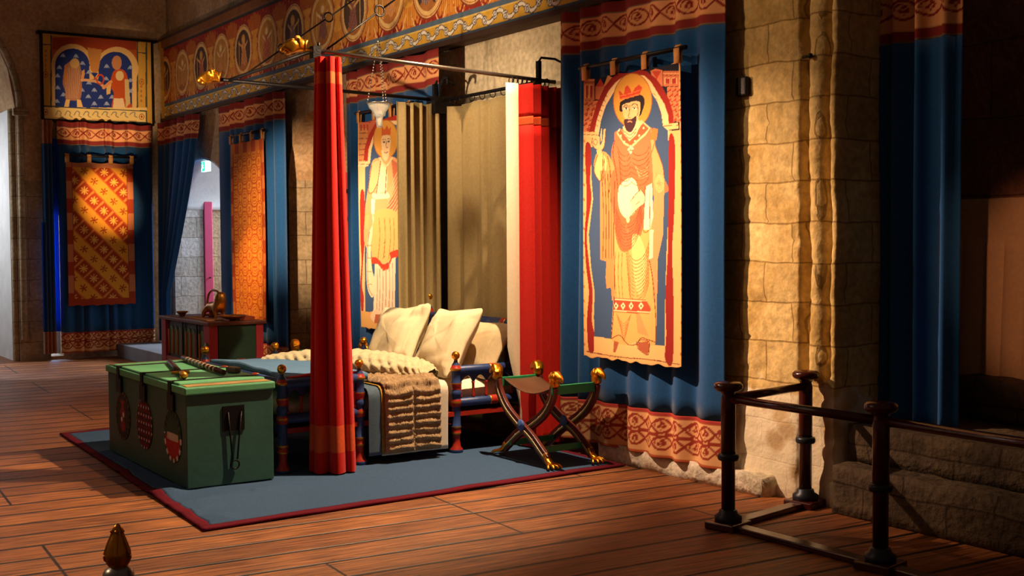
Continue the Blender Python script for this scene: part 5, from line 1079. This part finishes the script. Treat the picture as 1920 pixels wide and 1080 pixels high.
# exit sign
ex = empty('exit_sign', (0, 0, 0), 'small lit green and white exit sign with a running figure above the doorway', 'sign')
m = MB(); m.box(5.945, 5.985, 16.52, 16.80, 2.71, 2.86); m.build('sign_box', emis('sign_white', (190, 255, 240), 2.2), ex)
m = MB(); m.box(5.94, 5.945, 16.66, 16.79, 2.72, 2.85); m.build('green_field', emis('sign_green', (20, 200, 150), 1.6), ex)
m = MB(); m.ball((5.938, 16.735, 2.83), .011, 8, sx=.2); m.tube([(5.937, 16.73, 2.815), (5.937, 16.735, 2.78), (5.937, 16.76, 2.755), (5.937, 16.77, 2.73)], .006, 6); m.tube([(5.937, 16.735, 2.78), (5.937, 16.71, 2.76), (5.937, 16.69, 2.765)], .006, 6); m.tube([(5.937, 16.76, 2.80), (5.937, 16.73, 2.812), (5.937, 16.70, 2.795)], .005, 6); m.build('running_figure', emis('sign_figure', (240, 255, 250), 2.5), ex)
m = MB(); m.box(5.985, 6.0, 16.65, 16.67, 2.86, 3.1); m.build('sign_bracket', IRON, ex)
# iron stub and black junction box on the pier
m = MB(); m.box(5.80, 5.845, 5.78, 5.88, 2.66, 2.79); tag(m.build('junction_box', IRON, bevel=.012), 'small black iron box fixed high on the stone pier', 'box')
m = MB(); m.cyl((5.86, 5.33, 2.86), (5.80, 5.22, 2.85), .010); m.ball((5.80, 5.215, 2.85), .017, 8); tag(m.build('iron_peg', IRON), 'thin black iron peg stuck in the stone shaft of the pier', 'peg')

# ------------------------------------------------------------------ LIGHTS
def spot(name, loc, target, power, col, size=60, blend=.6, rad=.04):
    l = bpy.data.lights.new(name, 'SPOT'); l.energy = power; l.color = col; l.spot_size = math.radians(size); l.spot_blend = blend; l.shadow_soft_size = rad
    o = bpy.data.objects.new(name, l); COL.objects.link(o); o.location = loc; o.rotation_euler = (Vector(target) - Vector(loc)).to_track_quat('-Z', 'Y').to_euler(); return o
def area(name, loc, target, power, col, sx, sy):
    l = bpy.data.lights.new(name, 'AREA'); l.energy = power; l.color = col; l.shape = 'RECTANGLE'; l.size = sx; l.size_y = sy
    o = bpy.data.objects.new(name, l); COL.objects.link(o); o.location = loc; o.rotation_euler = (Vector(target) - Vector(loc)).to_track_quat('-Z', 'Y').to_euler(); return o
WARM = (1, .64, .41)
spot('spot_king', (3.3, 7.6, 3.05), (5.7, 6.25, 1.55), 1080, WARM, 58, 1, .025)
spot('fill_pier', (3.1, 6.9, 4.4), (5.85, 5.6, 2.6), 130, (1, .68, .42), 60, 1, .05)  # added weak fill that lifts the upper pier beside the king lamp
spot('fill_headboard', (3.3, 8.75, 4.3), (5.75, 8.9, 2.1), 300, (1, .78, .52), 54, 1, .15)  # added soft fill to brighten the tan curtains, no known lamp
spot('spot_king_two', (2.6, 10.9, 3.6), (5.7, 10.8, 1.65), 1150, (1, .74, .48), 34, 1, .03)
spot('spot_jamb', (3.4, 10.4, 3.0), (6.0, 13.4, 2.1), 1500, (1, .68, .40), 32, .9, .04)
spot('spot_rings', (3.2, 12.9, 3.8), (5.6, 14.15, 1.05), 900, (1, .58, .24), 22, 1, .03)
spot('spot_stars', (4.3, 14.2, 4.4), (4.95, 18.0, 2.25), 1700, (1, .60, .28), 14, 1, .03)
spot('spot_tapestry', (4.5, 15.6, 2.1), (5.0, 18.1, 3.75), 330, (1, .70, .4), 34, .8, .03)
spot('spot_bed', (5.1, 6.97, 4.5), (3.0, 8.5, .3), 1500, (1, .75, .47), 86, .6, .03)
spot('spot_frieze', (1.6, 8.2, 2.6), (5.9, 9.9, 3.85), 800, (1, .72, .46), 58, 1, .06)
spot('spot_far_frieze', (3.4, 12.6, 2.8), (5.8, 15.5, 4.5), 120, (1, .62, .36), 52, 1, .06)
spot('spot_floor', (4.6, 9.6, 5.6), (.2, 7.8, 0), 420, (1, .62, .34), 60, .9, .06)
spot('spot_niche', (2.5, 3.1, 3.2), (6.9, 4.15, 1.45), 230, (1, .42, .2), 19, .7, .04)
area('daylight_door', (8.6, 17.4, 2.6), (5.5, 16.5, 1.0), 260, (.7, .84, 1), 1.5, 1.5)
area('daylight_slit', (4.21, 18.55, 1.2), (4.21, 17, 1.0), 30, (.55, .78, 1), .14, 2.0)
area('daylight_left', (2.1, 18.9, 2.6), (3.5, 18.7, 1.8), 38, (.9, .94, 1), .8, 1.6)
spot('daylight_patch', (2.3, 19.3, 4.1), (3.6, 16.9, 0), 500, (.72, .82, 1), 26, .25, .05)
spot('fill_front', (-1.4, 5.6, 3.2), (.86, 3.1, .9), 160, (1, .66, .34), 14, .6, .05)  # added to brighten the gold bud, no known lamp here
area('room_glow', (-1.5, 9.0, 4.8), (5.0, 9.0, 1.0), 34, (1, .66, .44), 4, 4)
W_ = bpy.data.worlds.new('world'); S.world = W_; W_.use_nodes = True; W_.node_tree.nodes['Background'].inputs[0].default_value = (1, .60, .42, 1); W_.node_tree.nodes['Background'].inputs[1].default_value = .045
S.view_settings.view_transform = 'Standard'; S.view_settings.look = 'None'; S.view_settings.exposure = 0; S.view_settings.gamma = 1
